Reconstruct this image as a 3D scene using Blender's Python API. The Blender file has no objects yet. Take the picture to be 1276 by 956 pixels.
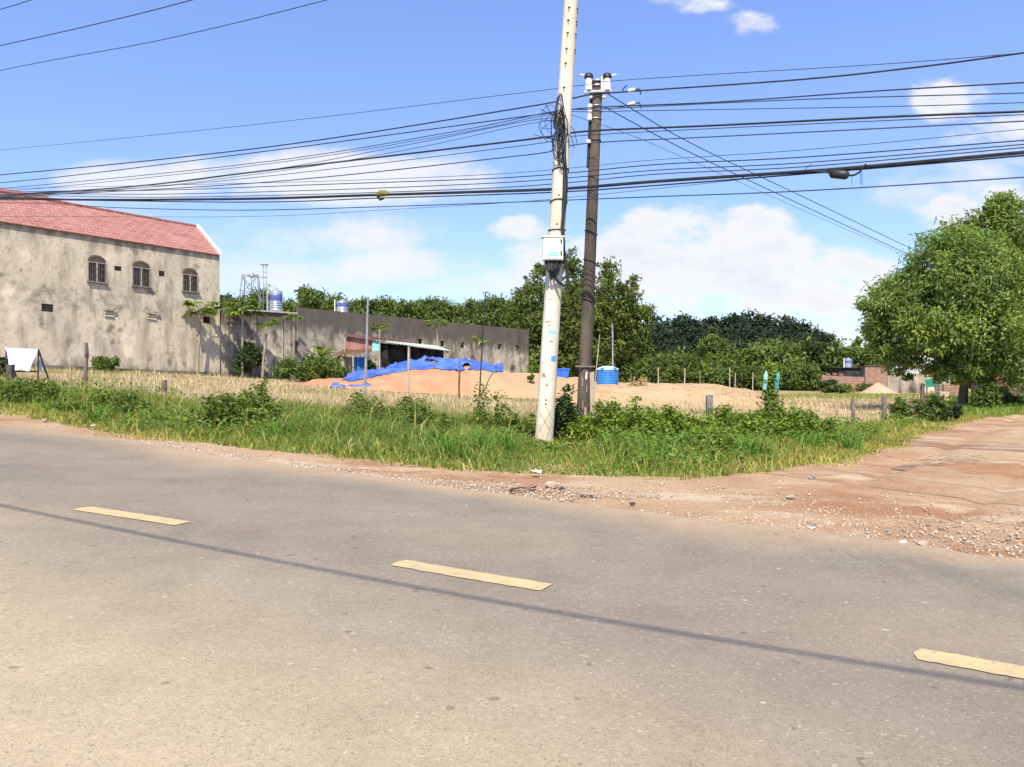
import bpy, bmesh, math, random
import numpy as np
from mathutils import Vector, Matrix
R = math.radians
F, CX, HY, CAMZ = 1020.0, 638.0, 463.0, 1.4     # focal length in photo pixels, centre column, horizon row, eye height

# ------------------------------------------------------------------ camera, world, sun
scene = bpy.context.scene
COL = scene.collection
cam_d = bpy.data.cameras.new('camera')
cam_d.sensor_width = 36.0
cam_d.lens = 36.0 * F / 1276.0
cam_d.shift_y = -15.0 / 1276.0
cam_d.clip_start = 0.05
cam_d.clip_end = 6000
cam = bpy.data.objects.new('camera', cam_d)
cam.location = (0, 0, CAMZ)
cam.rotation_euler = (R(90), 0, 0)
COL.objects.link(cam)
scene.camera = cam

SUN_EL = 50.0
SUN_H = Vector((-0.10, -0.995, 0)).normalized()          # horizontal direction towards the sun
SUN_DIR = (SUN_H * math.cos(R(SUN_EL)) + Vector((0, 0, math.sin(R(SUN_EL))))).normalized()
sd = bpy.data.lights.new('sun', 'SUN')
sd.energy = 5.0
sd.angle = R(0.5)
sd.color = (1.0, 0.885, 0.70)
sun = bpy.data.objects.new('sun', sd)
sun.rotation_euler = SUN_DIR.to_track_quat('Z', 'Y').to_euler()
sun.location = (0, -20, 40)
COL.objects.link(sun)

vs = scene.view_settings
vs.view_transform = 'Standard'
vs.look = 'None'
vs.gamma = 1.0
vs.use_curve_mapping = False
vs.exposure = 0.5

SKY_STRENGTH = 0.14
CLOUD_LEVEL = 0.69
world = bpy.data.worlds.new('World')
scene.world = world
world.use_nodes = True


def build_world():
    nt = world.node_tree
    N, L = nt.nodes, nt.links
    N.clear()
    out = N.new('ShaderNodeOutputWorld')
    sky = N.new('ShaderNodeTexSky')
    sky.sky_type = 'NISHITA'
    sky.sun_disc = False
    sky.sun_elevation = R(SUN_EL)
    sky.sun_rotation = math.atan2(SUN_H.x, SUN_H.y)
    sky.air_density = 1.0
    sky.dust_density = 0.4
    sky.ozone_density = 3.0
    bg = N.new('ShaderNodeBackground')
    bg.inputs['Strength'].default_value = SKY_STRENGTH
    tone = N.new('ShaderNodeMix')
    tone.data_type = 'RGBA'
    tone.blend_type = 'MULTIPLY'
    tone.inputs['Factor'].default_value = 1.0
    sky_tone = tone
    L.new(sky.outputs[0], tone.inputs['A'])
    L.new(tone.outputs['Result'], bg.inputs['Color'])
    tc = N.new('ShaderNodeTexCoord')
    sep = N.new('ShaderNodeSeparateXYZ')
    L.new(tc.outputs['Generated'], sep.inputs[0])

    def m(op, a, b=None, c=None, clamp=False):
        n = N.new('ShaderNodeMath')
        n.operation = op
        n.use_clamp = clamp
        for i, v in enumerate((a, b, c)):
            if v is None:
                continue
            if isinstance(v, (int, float)):
                n.inputs[i].default_value = v
            else:
                L.new(v, n.inputs[i])
        return n.outputs[0]
    yy = m('MAXIMUM', sep.outputs['Y'], 0.05)
    u = m('DIVIDE', sep.outputs['X'], yy)
    v = m('DIVIDE', sep.outputs['Z'], yy)
    # the low sky is less glaring than the model's, and bluer
    tr = N.new('ShaderNodeValToRGB')
    tr.color_ramp.elements[0].position = 0.0
    tr.color_ramp.elements[0].color = (.55, .56, .66, 1)
    tr.color_ramp.elements[1].position = .45
    tr.color_ramp.elements[1].color = (.80, .78, .97, 1)
    L.new(v, tr.inputs['Fac'])
    sc_ = N.new('ShaderNodeVectorMath')
    sc_.operation = 'SCALE'
    sc_.inputs['Scale'].default_value = 1.28
    L.new(tr.outputs['Color'], sc_.inputs[0])
    L.new(sc_.outputs[0], sky_tone.inputs['B'])
    # domain warp so the outlines billow
    comb = N.new('ShaderNodeCombineXYZ')
    L.new(u, comb.inputs[0])
    L.new(m('MULTIPLY', v, 1.9), comb.inputs[1])
    n1 = N.new('ShaderNodeTexNoise')
    n1.inputs['Scale'].default_value = 11.0
    n1.inputs['Detail'].default_value = 7.0
    n1.inputs['Roughness'].default_value = 0.58
    L.new(comb.outputs[0], n1.inputs['Vector'])
    n2 = N.new('ShaderNodeTexNoise')
    n2.inputs['Scale'].default_value = 4.0
    n2.inputs['Detail'].default_value = 9.0
    n2.inputs['Roughness'].default_value = 0.6
    L.new(comb.outputs[0], n2.inputs['Vector'])
    # cloud banks: photo-space ellipse (column, row, half width, half height, density)
    hard = [(885, 325, 165, 58, 1.0), (800, 335, 120, 45, .9), (985, 350, 150, 50, .95), (850, 285, 85, 32, 1.0),
            (935, 285, 60, 28, .9), (1060, 365, 95, 40, .8), (1185, 125, 55, 28, .7), (1190, 272, 60, 34, .85),
            (1250, 262, 50, 40, .8), (940, 33, 36, 18, .62), (655, 285, 42, 20, .7), (700, 330, 90, 45, .7),
            (1255, 170, 80, 32, .55), (850, 2, 60, 14, .55)]
    soft = [(430, 225, 185, 44, 1.6), (215, 222, 130, 34, 1.15), (400, 290, 170, 42, 1.0), (330, 330, 160, 40, .6),
            (490, 330, 140, 32, 1.0), (590, 355, 110, 28, .9), (150, 330, 160, 80, .6), (560, 215, 60, 40, .6),
            (1200, 215, 120, 50, .45), (620, 372, 260, 30, .5), (1090, 385, 120, 40, .5)]

    def field(blobs):
        acc = None
        for px, py, a, b, k in blobs:
            du = m('MULTIPLY', m('SUBTRACT', u, (px - CX) / F), F / a)
            dv = m('MULTIPLY', m('SUBTRACT', v, (HY - py) / F), F / b)
            r2 = m('ADD', m('MULTIPLY', du, du), m('MULTIPLY', dv, dv))
            e = m('MULTIPLY', m('SUBTRACT', 1.25, r2), k)
            acc = e if acc is None else m('MAXIMUM', acc, e)
        return m('MAXIMUM', acc, -1.5)
    fh = m('ADD', field(hard), m('MULTIPLY', m('SUBTRACT', n1.outputs[0], 0.5), 3.6))
    fs = m('ADD', field(soft), m('MULTIPLY', m('SUBTRACT', n2.outputs[0], 0.5), 5.2))

    def ramp(x, lo, hi, top):
        r = N.new('ShaderNodeMapRange')
        r.interpolation_type = 'SMOOTHSTEP'
        r.inputs['From Min'].default_value = lo
        r.inputs['From Max'].default_value = hi
        r.inputs['To Max'].default_value = top
        L.new(x, r.inputs['Value'])
        return r.outputs[0]
    mask = m('MAXIMUM', ramp(fh, 0.05, 0.95, 0.95), ramp(fs, 0.2, 1.5, 0.9))
    mask = m('MULTIPLY', mask, m('GREATER_THAN', sep.outputs['Y'], 0.06))
    # thick cores turn slightly grey-blue underneath
    core = ramp(m('ADD', fh, m('MULTIPLY', n2.outputs[0], 1.2)), 1.2, 2.6, 1.0)
    mixc = N.new('ShaderNodeMix')
    mixc.data_type = 'RGBA'
    mixc.inputs['A'].default_value = (1.0, 0.99, 1.0, 1)
    mixc.inputs['B'].default_value = (0.80, 0.84, 0.95, 1)
    L.new(core, mixc.inputs['Factor'])
    cb = N.new('ShaderNodeBackground')
    cb.inputs['Strength'].default_value = CLOUD_LEVEL
    L.new(mixc.outputs['Result'], cb.inputs['Color'])
    mx = N.new('ShaderNodeMixShader')
    L.new(mask, mx.inputs[0])
    L.new(bg.outputs[0], mx.inputs[1])
    L.new(cb.outputs[0], mx.inputs[2])
    L.new(mx.outputs[0], out.inputs['Surface'])


build_world()

# ------------------------------------------------------------------ helpers
rng = np.random.default_rng(7)
random.seed(7)


def zg(x):
    """height of the ground: a slope that falls from the left and levels out to the right"""
    x = np.asarray(x, float)
    xe = np.where(x < -42, -42 + (x + 42) * 0.15, np.where(x > 60, 60 + (x - 60) * 0.3, x))
    return -0.0365 * xe + 0.0265 * np.sqrt(xe * xe + 4) - 0.053


def zgf(x):
    return float(zg(x))


def at(px, py):
    """where the sight line of a photo pixel meets the ground"""
    u, t = (px - CX) / F, (py - HY) / F
    lo, hi = 0.5, 900.0
    for _ in range(60):
        y = 0.5 * (lo + hi)
        if CAMZ - t * y > zgf(u * y):
            lo = y
        else:
            hi = y
    return (u * y, y)


def on(px, Y, py=None):
    """point at depth Y on the sight line of column px; on the ground unless a row is given"""
    x = (px - CX) / F * Y
    return Vector((x, Y, zgf(x) if py is None else CAMZ - (py - HY) / F * Y))


def tag(o, label, cat, group=None, kind=None):
    o['label'] = label
    o['category'] = cat
    if group:
        o['group'] = group
    if kind:
        o['kind'] = kind
    return o


def empty(name, loc, rz=0.0):
    o = bpy.data.objects.new(name, None)
    o.location = loc
    o.rotation_euler = (0, 0, rz)
    COL.objects.link(o)
    return o


def link(name, me, mat, parent=None, loc=None):
    o = bpy.data.objects.new(name, me)
    if mat is not None and not me.materials:
        me.materials.append(mat)
    COL.objects.link(o)
    if parent is not None:
        o.parent = parent
    if loc is not None:
        o.location = loc
    return o


def struct(o):
    o['kind'] = 'structure'
    return o


def np_mesh(name, verts, faces, tint=None, smooth=False):
    verts = np.asarray(verts, np.float32)
    faces = np.asarray(faces, np.int32)
    me = bpy.data.meshes.new(name)
    k = faces.shape[1]
    me.vertices.add(len(verts))
    me.vertices.foreach_set('co', verts.ravel())
    me.loops.add(faces.size)
    me.loops.foreach_set('vertex_index', faces.ravel())
    me.polygons.add(len(faces))
    me.polygons.foreach_set('loop_start', np.arange(0, faces.size, k, dtype=np.int32))
    if smooth:
        me.polygons.foreach_set('use_smooth', np.ones(len(faces), bool))
    me.update(calc_edges=True)
    if tint is not None:
        a = me.attributes.new('tint', 'FLOAT_COLOR', 'POINT')
        c = np.ones((len(verts), 4), np.float32)
        c[:, :3] = tint
        a.data.foreach_set('color', c.ravel())
    return me


class MB:
    """collects solids into one mesh"""
    def __init__(s):
        s.v, s.f = [], []

    def add(s, vs, fs):
        b = len(s.v)
        s.v += [tuple(p) for p in vs]
        s.f += [tuple(i + b for i in q) for q in fs]
        return s

    def box(s, x0, x1, y0, y1, z0, z1, shear=0.0):
        vs = [(x, y, z + shear * x) for z in (z0, z1) for y in (y0, y1) for x in (x0, x1)]
        return s.add(vs, [(0, 2, 3, 1), (4, 5, 7, 6), (0, 1, 5, 4), (2, 6, 7, 3), (0, 4, 6, 2), (1, 3, 7, 5)])

    def hexa(s, p):
        """eight corners: bottom ring then top ring"""
        return s.add(p, [(0, 3, 2, 1), (4, 5, 6, 7), (0, 1, 5, 4), (1, 2, 6, 5), (2, 3, 7, 6), (3, 0, 4, 7)])

    def bar(s, p, q, w, h=None):
        h = h or w
        p, q = Vector(p), Vector(q)
        d = (q - p).normalized()
        a = d.cross(Vector((0, 0, 1)))
        if a.length < 1e-4:
            a = Vector((1, 0, 0))
        a.normalize()
        b = a.cross(d)
        c = [p - a * w / 2 - b * h / 2, p + a * w / 2 - b * h / 2, p + a * w / 2 + b * h / 2, p - a * w / 2 + b * h / 2]
        return s.hexa(c + [x + (q - p) for x in c])

    def tube(s, pts, rad, n=10, cap=True):
        pts = [Vector(p) for p in pts]
        if not hasattr(rad, '__len__'):
            rad = [rad] * len(pts)
        b = len(s.v)
        a = None
        for i, p in enumerate(pts):
            d = (pts[min(i + 1, len(pts) - 1)] - pts[max(i - 1, 0)]).normalized()
            if a is None:
                a = d.cross(Vector((0.13, 0.31, 1)) if abs(d.z) < .9 else Vector((1, 0.2, 0))).normalized()
            else:
                a = (a - d * a.dot(d)).normalized()
            c = d.cross(a)
            for k in range(n):
                t = 2 * math.pi * k / n
                s.v.append(tuple(p + (a * math.cos(t) + c * math.sin(t)) * rad[i]))
        for i in range(len(pts) - 1):
            for k in range(n):
                k2 = (k + 1) % n
                s.f.append((b + i * n + k, b + i * n + k2, b + (i + 1) * n + k2, b + (i + 1) * n + k))
        if cap:
            s.f.append(tuple(b + k for k in reversed(range(n))))
            s.f.append(tuple(b + (len(pts) - 1) * n + k for k in range(n)))
        return s

    def lathe(s, prof, n=24, c=(0, 0, 0)):
        """profile of (radius, height)"""
        return s.tube([(c[0], c[1], c[2] + z + 1e-5 * i) for i, (r, z) in enumerate(prof)], [max(r, 1e-4) for r, z in prof], n)

    def build(s, name, mat, parent=None, smooth=False, loc=None, bevel=0):
        me = bpy.data.meshes.new(name)
        me.from_pydata(s.v, [], s.f)
        bm = bmesh.new()
        bm.from_mesh(me)
        bmesh.ops.recalc_face_normals(bm, faces=bm.faces)
        if bevel:
            bmesh.ops.bevel(bm, geom=bm.edges[:], offset=bevel, segments=2, affect='EDGES', profile=.6)
        bm.to_mesh(me)
        bm.free()
        if smooth:
            me.polygons.foreach_set('use_smooth', [len(p.vertices) <= 4 for p in me.polygons])
            try:
                me.set_sharp_from_angle(angle=R(42))
            except Exception:
                pass
        me.update()
        return link(name, me, mat, parent, loc)


def plate(outer, holes, t):
    """upright plate in local x (along) and z (up), t thick along y, with real openings"""
    cu = bpy.data.curves.new('plate', 'CURVE')
    cu.dimensions = '2D'
    cu.fill_mode = 'BOTH'
    cu.extrude = t / 2
    for loop in [outer] + holes:
        sp = cu.splines.new('POLY')
        sp.points.add(len(loop) - 1)
        for p, (x, z) in zip(sp.points, loop):
            p.co = (x, z, 0, 1)
        sp.use_cyclic_u = True
    ob = bpy.data.objects.new('plate', cu)
    COL.objects.link(ob)
    dg = bpy.context.evaluated_depsgraph_get()
    me = bpy.data.meshes.new_from_object(ob.evaluated_get(dg))
    bpy.data.objects.remove(ob)
    bpy.data.curves.remove(cu)
    for v in me.vertices:
        x, y, z = v.co
        v.co = (x, t / 2 - z, y)
    bm = bmesh.new()
    bm.from_mesh(me)
    bmesh.ops.remove_doubles(bm, verts=bm.verts, dist=1e-4)
    bmesh.ops.recalc_face_normals(bm, faces=bm.faces)
    bm.to_mesh(me)
    bm.free()
    me.materials.clear()
    return me


# ------------------------------------------------------------------ materials
def mat(name, col, col2=None, scale=3.0, rough=0.9, detail=6.0, bump=0.0, bscale=None, metal=0.0, stretch=(1, 1, 1),
        spots=None, coat=0.0, lo=0.35, hi=0.65, fine=0.0):
    """noise blend of two colours, optional stain colour (colour, scale, lo, hi, stretch), fine speckle and bump"""
    M = bpy.data.materials.new(name)
    M.use_nodes = True
    nt = M.node_tree
    N, L = nt.nodes, nt.links
    b = N['Principled BSDF']
    b.inputs['Roughness'].default_value = rough
    b.inputs['Metallic'].default_value = metal
    b.inputs['Specular IOR Level'].default_value = 0.25
    if coat:
        b.inputs['Coat Weight'].default_value = coat
    tc = N.new('ShaderNodeTexCoord')

    def noise(sc, st=(1, 1, 1), det=detail):
        mp = N.new('ShaderNodeMapping')
        mp.inputs['Scale'].default_value = st
        L.new(tc.outputs['Object'], mp.inputs['Vector'])
        n = N.new('ShaderNodeTexNoise')
        n.inputs['Scale'].default_value = sc
        n.inputs['Detail'].default_value = det
        n.inputs['Roughness'].default_value = 0.62
        L.new(mp.outputs[0], n.inputs['Vector'])
        return n.outputs[0]

    def ramp(x, a, z):
        r = N.new('ShaderNodeMapRange')
        r.interpolation_type = 'SMOOTHSTEP'
        r.inputs['From Min'].default_value = a
        r.inputs['From Max'].default_value = z
        L.new(x, r.inputs['Value'])
        return r.outputs[0]

    def mix(f, a, z):
        x = N.new('ShaderNodeMix')
        x.data_type = 'RGBA'
        L.new(f, x.inputs['Factor'])
        for sock, c in (('A', a), ('B', z)):
            if isinstance(c, tuple):
                x.inputs[sock].default_value = (*c, 1)
            else:
                L.new(c, x.inputs[sock])
        return x.outputs['Result']
    cur = mix(ramp(noise(scale, stretch), lo, hi), col, col2 or tuple(c * .75 for c in col))
    for c, sc, a, z, st in (spots or []):
        cur = mix(ramp(noise(sc, st), a, z), cur, c)
    if fine:
        n = noise(90 if fine > 0 else 30, det=2)
        r = N.new('ShaderNodeMapRange')
        r.inputs['From Min'].default_value = .25
        r.inputs['From Max'].default_value = .75
        r.inputs['To Min'].default_value = 1 - abs(fine)
        r.inputs['To Max'].default_value = 1 + abs(fine)
        L.new(n, r.inputs['Value'])
        x = N.new('ShaderNodeVectorMath')
        x.operation = 'SCALE'
        L.new(cur, x.inputs[0])
        L.new(r.outputs[0], x.inputs['Scale'])
        cur = x.outputs[0]
    L.new(cur, b.inputs['Base Color'])
    if bump:
        bp = N.new('ShaderNodeBump')
        bp.inputs['Strength'].default_value = bump
        bp.inputs['Distance'].default_value = 0.03
        L.new(noise(bscale or scale * 6), bp.inputs['Height'])
        L.new(bp.outputs[0], b.inputs['Normal'])
    M['hook'] = 1
    return M


def leaf_mat(name, col, trans=0.35, rough=0.55):
    """leaf colour times the leaf's own tint"""
    M = bpy.data.materials.new(name)
    M.use_nodes = True
    nt = M.node_tree
    N, L = nt.nodes, nt.links
    N.clear()
    out = N.new('ShaderNodeOutputMaterial')
    at_ = N.new('ShaderNodeAttribute')
    at_.attribute_name = 'tint'
    mul = N.new('ShaderNodeMix')
    mul.data_type = 'RGBA'
    mul.blend_type = 'MULTIPLY'
    mul.inputs['Factor'].default_value = 1
    mul.inputs['A'].default_value = (*col, 1)
    L.new(at_.outputs['Color'], mul.inputs['B'])
    d = N.new('ShaderNodeBsdfPrincipled')
    d.inputs['Roughness'].default_value = rough
    d.inputs['Specular IOR Level'].default_value = 0.3
    L.new(mul.outputs['Result'], d.inputs['Base Color'])
    t = N.new('ShaderNodeBsdfTranslucent')
    br = N.new('ShaderNodeMix')
    br.data_type = 'RGBA'
    br.blend_type = 'MULTIPLY'
    br.inputs['Factor'].default_value = 1
    br.inputs['B'].default_value = (1.25, 1.25, .55, 1)
    L.new(mul.outputs['Result'], br.inputs['A'])
    L.new(br.outputs['Result'], t.inputs['Color'])
    mx = N.new('ShaderNodeMixShader')
    mx.inputs[0].default_value = trans
    L.new(d.outputs[0], mx.inputs[1])
    L.new(t.outputs[0], mx.inputs[2])
    L.new(mx.outputs[0], out.inputs['Surface'])
    return M


M = {}
M['leaf'] = leaf_mat('leaf_green', (.165, .245, .062), .4)
M['leaf_dark'] = leaf_mat('leaf_dark_green', (.045, .075, .022), .25)
M['leaf_far'] = leaf_mat('leaf_far_wood', (.034, .060, .031), .15, .8)
M['leaf_rubber'] = leaf_mat('leaf_rubber_tree', (.118, .170, .038), .38)
M['leaf_bright'] = leaf_mat('leaf_bright_green', (.17, .25, .035), .4)
M['grass'] = leaf_mat('grass_blade', (.235, .29, .06), .42, .6)
M['straw'] = leaf_mat('straw_stalk', (.58, .475, .29), .2, .8)
M['leaf_weed'] = leaf_mat('leaf_weed_green', (.145, .205, .04), .4)
M['bark'] = mat('bark', (.16, .12, .085), (.07, .055, .04), 6, .95, bump=.5, stretch=(1, 1, .3))
M['bark_pale'] = mat('pale_bark', (.36, .31, .22), (.22, .19, .13), 5, .95, bump=.3, stretch=(1, 1, .4))
M['cable'] = mat('cable_black', (.016, .018, .024), (.03, .032, .04), 4, .55)
M['cable_blue'] = mat('cable_blue_grey', (.05, .075, .13), (.03, .05, .09), 4, .5)
M['white_concrete'] = mat('whitewashed_concrete', (.66, .62, .51), (.53, .48, .365), 1.6, .85, bump=.15, bscale=30, stretch=(1, 1, .4),
                          spots=[((.38, .33, .24), 3.5, .62, .78, (1, 1, .25))], fine=.06)
M['dark_concrete'] = mat('weathered_concrete', (.125, .10, .08), (.055, .046, .04), 2.5, .95, bump=.4, bscale=25, stretch=(1, 1, .25),
                         spots=[((.30, .27, .23), 7, .62, .72, (1, 1, .3))], fine=.12)
M['steel'] = mat('galvanised_steel', (.45, .46, .48), (.30, .31, .33), 5, .45, metal=.7)
M['dark_steel'] = mat('dark_steel', (.05, .05, .055), (.03, .03, .03), 6, .5, metal=.4)
M['ceramic'] = mat('white_ceramic', (.82, .82, .80), (.7, .7, .68), 4, .25)
M['black_plastic'] = mat('black_plastic', (.02, .02, .025), (.035, .035, .04), 6, .4)
M['box_white'] = mat('cream_box', (.80, .80, .68), (.70, .70, .58), 3, .5)
M['paper'] = mat('white_paper', (.82, .81, .78), (.72, .71, .68), 14, .8)
M['sticker_teal'] = mat('teal_sticker', (.16, .52, .50), (.30, .66, .66), 30, .6)
M['sticker_blue'] = mat('blue_sticker', (.08, .25, .65), (.14, .34, .7), 20, .6)
M['ink'] = mat('black_ink', (.02, .02, .03), (.05, .05, .06), 20, .8)
M['ink_brown'] = mat('brown_mark', (.22, .15, .09), (.35, .26, .17), 20, .9)
M['wood'] = mat('grey_wood', (.22, .18, .14), (.11, .09, .07), 4, .95, bump=.5, stretch=(1, 1, .2))
M['wood_pale'] = mat('pale_wood', (.46, .40, .32), (.30, .25, .19), 4, .9, stretch=(1, 1, .2), bump=.3)
M['concrete_post'] = mat('concrete_post', (.30, .27, .23), (.17, .15, .13), 5, .95, bump=.4)
M['blue_plastic'] = mat('blue_plastic', (.045, .21, .56), (.035, .17, .48), 3, .4)
M['pale_blue'] = mat('pale_blue_plastic', (.42, .60, .80), (.55, .7, .85), 3, .45)
M['tarp_blue'] = mat('blue_tarpaulin', (.045, .095, .37), (.10, .19, .52), 1.4, .42, bump=.8, bscale=4)
M['stainless'] = mat('stainless_tank', (.60, .63, .70), (.45, .48, .56), 2, .35, metal=.6, stretch=(1, 1, .3))
M['tank_blue'] = mat('tank_blue_band', (.07, .11, .34), (.12, .16, .42), 4, .5)
M['teal'] = mat('teal_plastic', (.04, .24, .27), (.08, .33, .36), 12, .45)
M['cloth_white'] = mat('white_cloth', (.66, .69, .76), (.50, .60, .78), 2.2, .8, bump=.3, bscale=4)
M['green_sign'] = mat('green_sign_paint', (.02, .20, .14), (.03, .25, .18), 5, .6)
M['glass_dark'] = mat('dark_window_glass', (.022, .02, .018), (.05, .045, .04), 3, .2)
M['frame_grey'] = mat('grey_window_frame', (.34, .32, .30), (.24, .22, .2), 6, .7)
M['frame_brown'] = mat('brown_louvre', (.16, .125, .09), (.09, .07, .05), 9, .8, stretch=(1, 1, 4))
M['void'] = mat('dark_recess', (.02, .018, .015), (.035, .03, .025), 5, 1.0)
M['trim_white'] = mat('white_roof_edge', (.72, .70, .64), (.55, .52, .45), 4, .8)
M['rust'] = mat('rusty_sheet', (.20, .095, .06), (.11, .06, .045), 2.5, .85, metal=.1, spots=[((.34, .30, .27), 2, .55, .7, (1, 1, 1))])
M['red_sheet'] = mat('faded_red_sheet', (.30, .11, .09), (.38, .22, .18), 2, .8)
M['awning'] = mat('pale_green_sheet', (.40, .50, .39), (.48, .55, .45), 2, .6)
M['net_black'] = mat('black_shade_net', (.018, .02, .02), (.05, .052, .05), 2.2, .95, bump=.8, bscale=5)
M['sand_orange'] = mat('orange_sand', (.45, .215, .115), (.51, .265, .15), .8, .98, bump=.7, bscale=5, fine=-.06)
def two_sands(Mt, pale):
    nt = Mt.node_tree
    N, L = nt.nodes, nt.links
    b = N['Principled BSDF']
    src = b.inputs['Base Color'].links[0].from_socket
    tc = N.new('ShaderNodeTexCoord')
    sp = N.new('ShaderNodeSeparateXYZ')
    L.new(tc.outputs['Object'], sp.inputs[0])
    n = N.new('ShaderNodeTexNoise')
    n.inputs['Scale'].default_value = .7
    n.inputs['Detail'].default_value = 6
    L.new(tc.outputs['Object'], n.inputs['Vector'])
    a = N.new('ShaderNodeMath')
    a.operation = 'MULTIPLY_ADD'
    L.new(n.outputs[0], a.inputs[0])
    a.inputs[1].default_value = 4.0
    L.new(sp.outputs['X'], a.inputs[2])
    r = N.new('ShaderNodeMapRange')
    r.interpolation_type = 'SMOOTHSTEP'
    r.inputs['From Min'].default_value = -1.2
    r.inputs['From Max'].default_value = .6
    L.new(a.outputs[0], r.inputs['Value'])
    x = N.new('ShaderNodeMix')
    x.data_type = 'RGBA'
    L.new(r.outputs[0], x.inputs['Factor'])
    L.new(src, x.inputs['A'])
    x.inputs['B'].default_value = (*pale, 1)
    L.new(x.outputs['Result'], b.inputs['Base Color'])


two_sands(M['sand_orange'], (.43, .295, .165))
M['sand_pale'] = mat('pale_sand', (.41, .285, .155), (.47, .345, .20), .5, .98, bump=.9, bscale=4, fine=-.08,
                     spots=[((.42, .28, .15), .7, .6, .75, (1, 1, 1))])
M['stone'] = mat('grey_stone', (.46, .39, .32), (.34, .27, .21), 8, .95, bump=.4)
M['scrap'] = mat('white_scrap', (.78, .77, .74), (.6, .58, .54), 6, .8)
M['brown_scrap'] = mat('brown_scrap', (.24, .12, .085), (.35, .2, .15), 6, .9)
M['road_paint'] = mat('worn_yellow_paint', (.60, .465, .235), (.50, .40, .22), 5, .8, fine=.12, bump=.2, bscale=80,
                      spots=[((.36, .30, .21), 16, .60, .70, (1, 1, 1)), ((.30, .26, .19), 70, .56, .66, (1, 1, 1)), ((.45, .36, .22), 2.4, .5, .7, (1, 1, 1))])
M['timber'] = mat('driftwood', (.40, .31, .22), (.26, .2, .14), 5, .9)


def plaster_mat(name, c1, c2, dark, top_h, amount):
    """grimy cement render: vertical run-off streaks, blotches, a damp dark foot and a stained top; local z is height"""
    Mt = mat(name, c1, c2, .55, .95, bump=.18, bscale=6, lo=.3, hi=.7, fine=-.07,
             spots=[(tuple(.5 * a + .5 * b for a, b in zip(c2, dark)), 1.4, .46, .68, (1.1, 1.1, .3)), (tuple(.7 * a + .3 * b for a, b in zip(c2, dark)), 5, .5, .7, (1, 1, .8)),
                    (dark, .8, .60 - amount, .74 - amount * .6, (1, 1, .75)),
                    (tuple(.6 * x for x in dark), 3.2, .62, .76, (1, 1, .5)),
                    (tuple(min(1, x * 1.18) for x in c1), .45, .58, .70, (1, 1, .8))])
    nt = Mt.node_tree
    N, L = nt.nodes, nt.links
    b = N['Principled BSDF']
    src = b.inputs['Base Color'].links[0].from_socket
    tc = N.new('ShaderNodeTexCoord')
    sp = N.new('ShaderNodeSeparateXYZ')
    L.new(tc.outputs['Object'], sp.inputs[0])
    n = N.new('ShaderNodeTexNoise')
    n.inputs['Scale'].default_value = 2.2
    n.inputs['Detail'].default_value = 8
    mp = N.new('ShaderNodeMapping')
    mp.inputs['Scale'].default_value = (1, 1, .35)
    L.new(tc.outputs['Object'], mp.inputs['Vector'])
    L.new(mp.outputs[0], n.inputs['Vector'])
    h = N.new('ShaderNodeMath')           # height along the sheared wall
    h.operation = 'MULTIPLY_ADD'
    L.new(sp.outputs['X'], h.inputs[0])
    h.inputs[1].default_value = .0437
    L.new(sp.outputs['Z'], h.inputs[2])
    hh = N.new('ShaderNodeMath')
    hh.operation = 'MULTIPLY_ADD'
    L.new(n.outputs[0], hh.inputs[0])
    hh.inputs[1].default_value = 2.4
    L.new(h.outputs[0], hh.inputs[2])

    def band(a, z, col, src, f=1.0):
        r = N.new('ShaderNodeMapRange')
        r.interpolation_type = 'SMOOTHSTEP'
        r.inputs['From Min'].default_value = a
        r.inputs['From Max'].default_value = z
        r.inputs['To Max'].default_value = f
        L.new(hh.outputs[0], r.inputs['Value'])
        x = N.new('ShaderNodeMix')
        x.data_type = 'RGBA'
        L.new(r.outputs[0], x.inputs['Factor'])
        L.new(src, x.inputs['A'])
        x.inputs['B'].default_value = (*col, 1)
        return x.outputs['Result']
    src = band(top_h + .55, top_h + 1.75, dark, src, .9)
    if top_h > 6:
        n3 = N.new('ShaderNodeTexNoise')
        n3.inputs['Scale'].default_value = 1.3
        n3.inputs['Detail'].default_value = 9
        n3.inputs['Roughness'].default_value = .7
        L.new(tc.outputs['Object'], n3.inputs['Vector'])
        dd = N.new('ShaderNodeMath')
        dd.operation = 'SUBTRACT'
        L.new(hh.outputs[0], dd.inputs[0])
        dd.inputs[1].default_value = 5.35
        ab = N.new('ShaderNodeMath')
        ab.operation = 'ABSOLUTE'
        L.new(dd.outputs[0], ab.inputs[0])
        r1 = N.new('ShaderNodeMapRange')
        r1.interpolation_type = 'SMOOTHSTEP'
        r1.inputs['From Min'].default_value = 1.1
        r1.inputs['From Max'].default_value = .1
        L.new(ab.outputs[0], r1.inputs['Value'])
        r2 = N.new('ShaderNodeMapRange')
        r2.interpolation_type = 'SMOOTHSTEP'
        r2.inputs['From Min'].default_value = .44
        r2.inputs['From Max'].default_value = .66
        r2.inputs['To Max'].default_value = .85
        L.new(n3.outputs[0], r2.inputs['Value'])
        mm = N.new('ShaderNodeMath')
        mm.operation = 'MULTIPLY'
        L.new(r1.outputs[0], mm.inputs[0])
        L.new(r2.outputs[0], mm.inputs[1])
        x = N.new('ShaderNodeMix')
        x.data_type = 'RGBA'
        L.new(mm.outputs[0], x.inputs['Factor'])
        L.new(src, x.inputs['A'])
        x.inputs['B'].default_value = (*(1.25 * q for q in dark), 1)
        src = x.outputs['Result']
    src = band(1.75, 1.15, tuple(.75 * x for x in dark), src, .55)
    L.new(src, b.inputs['Base Color'])
    return Mt


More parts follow.
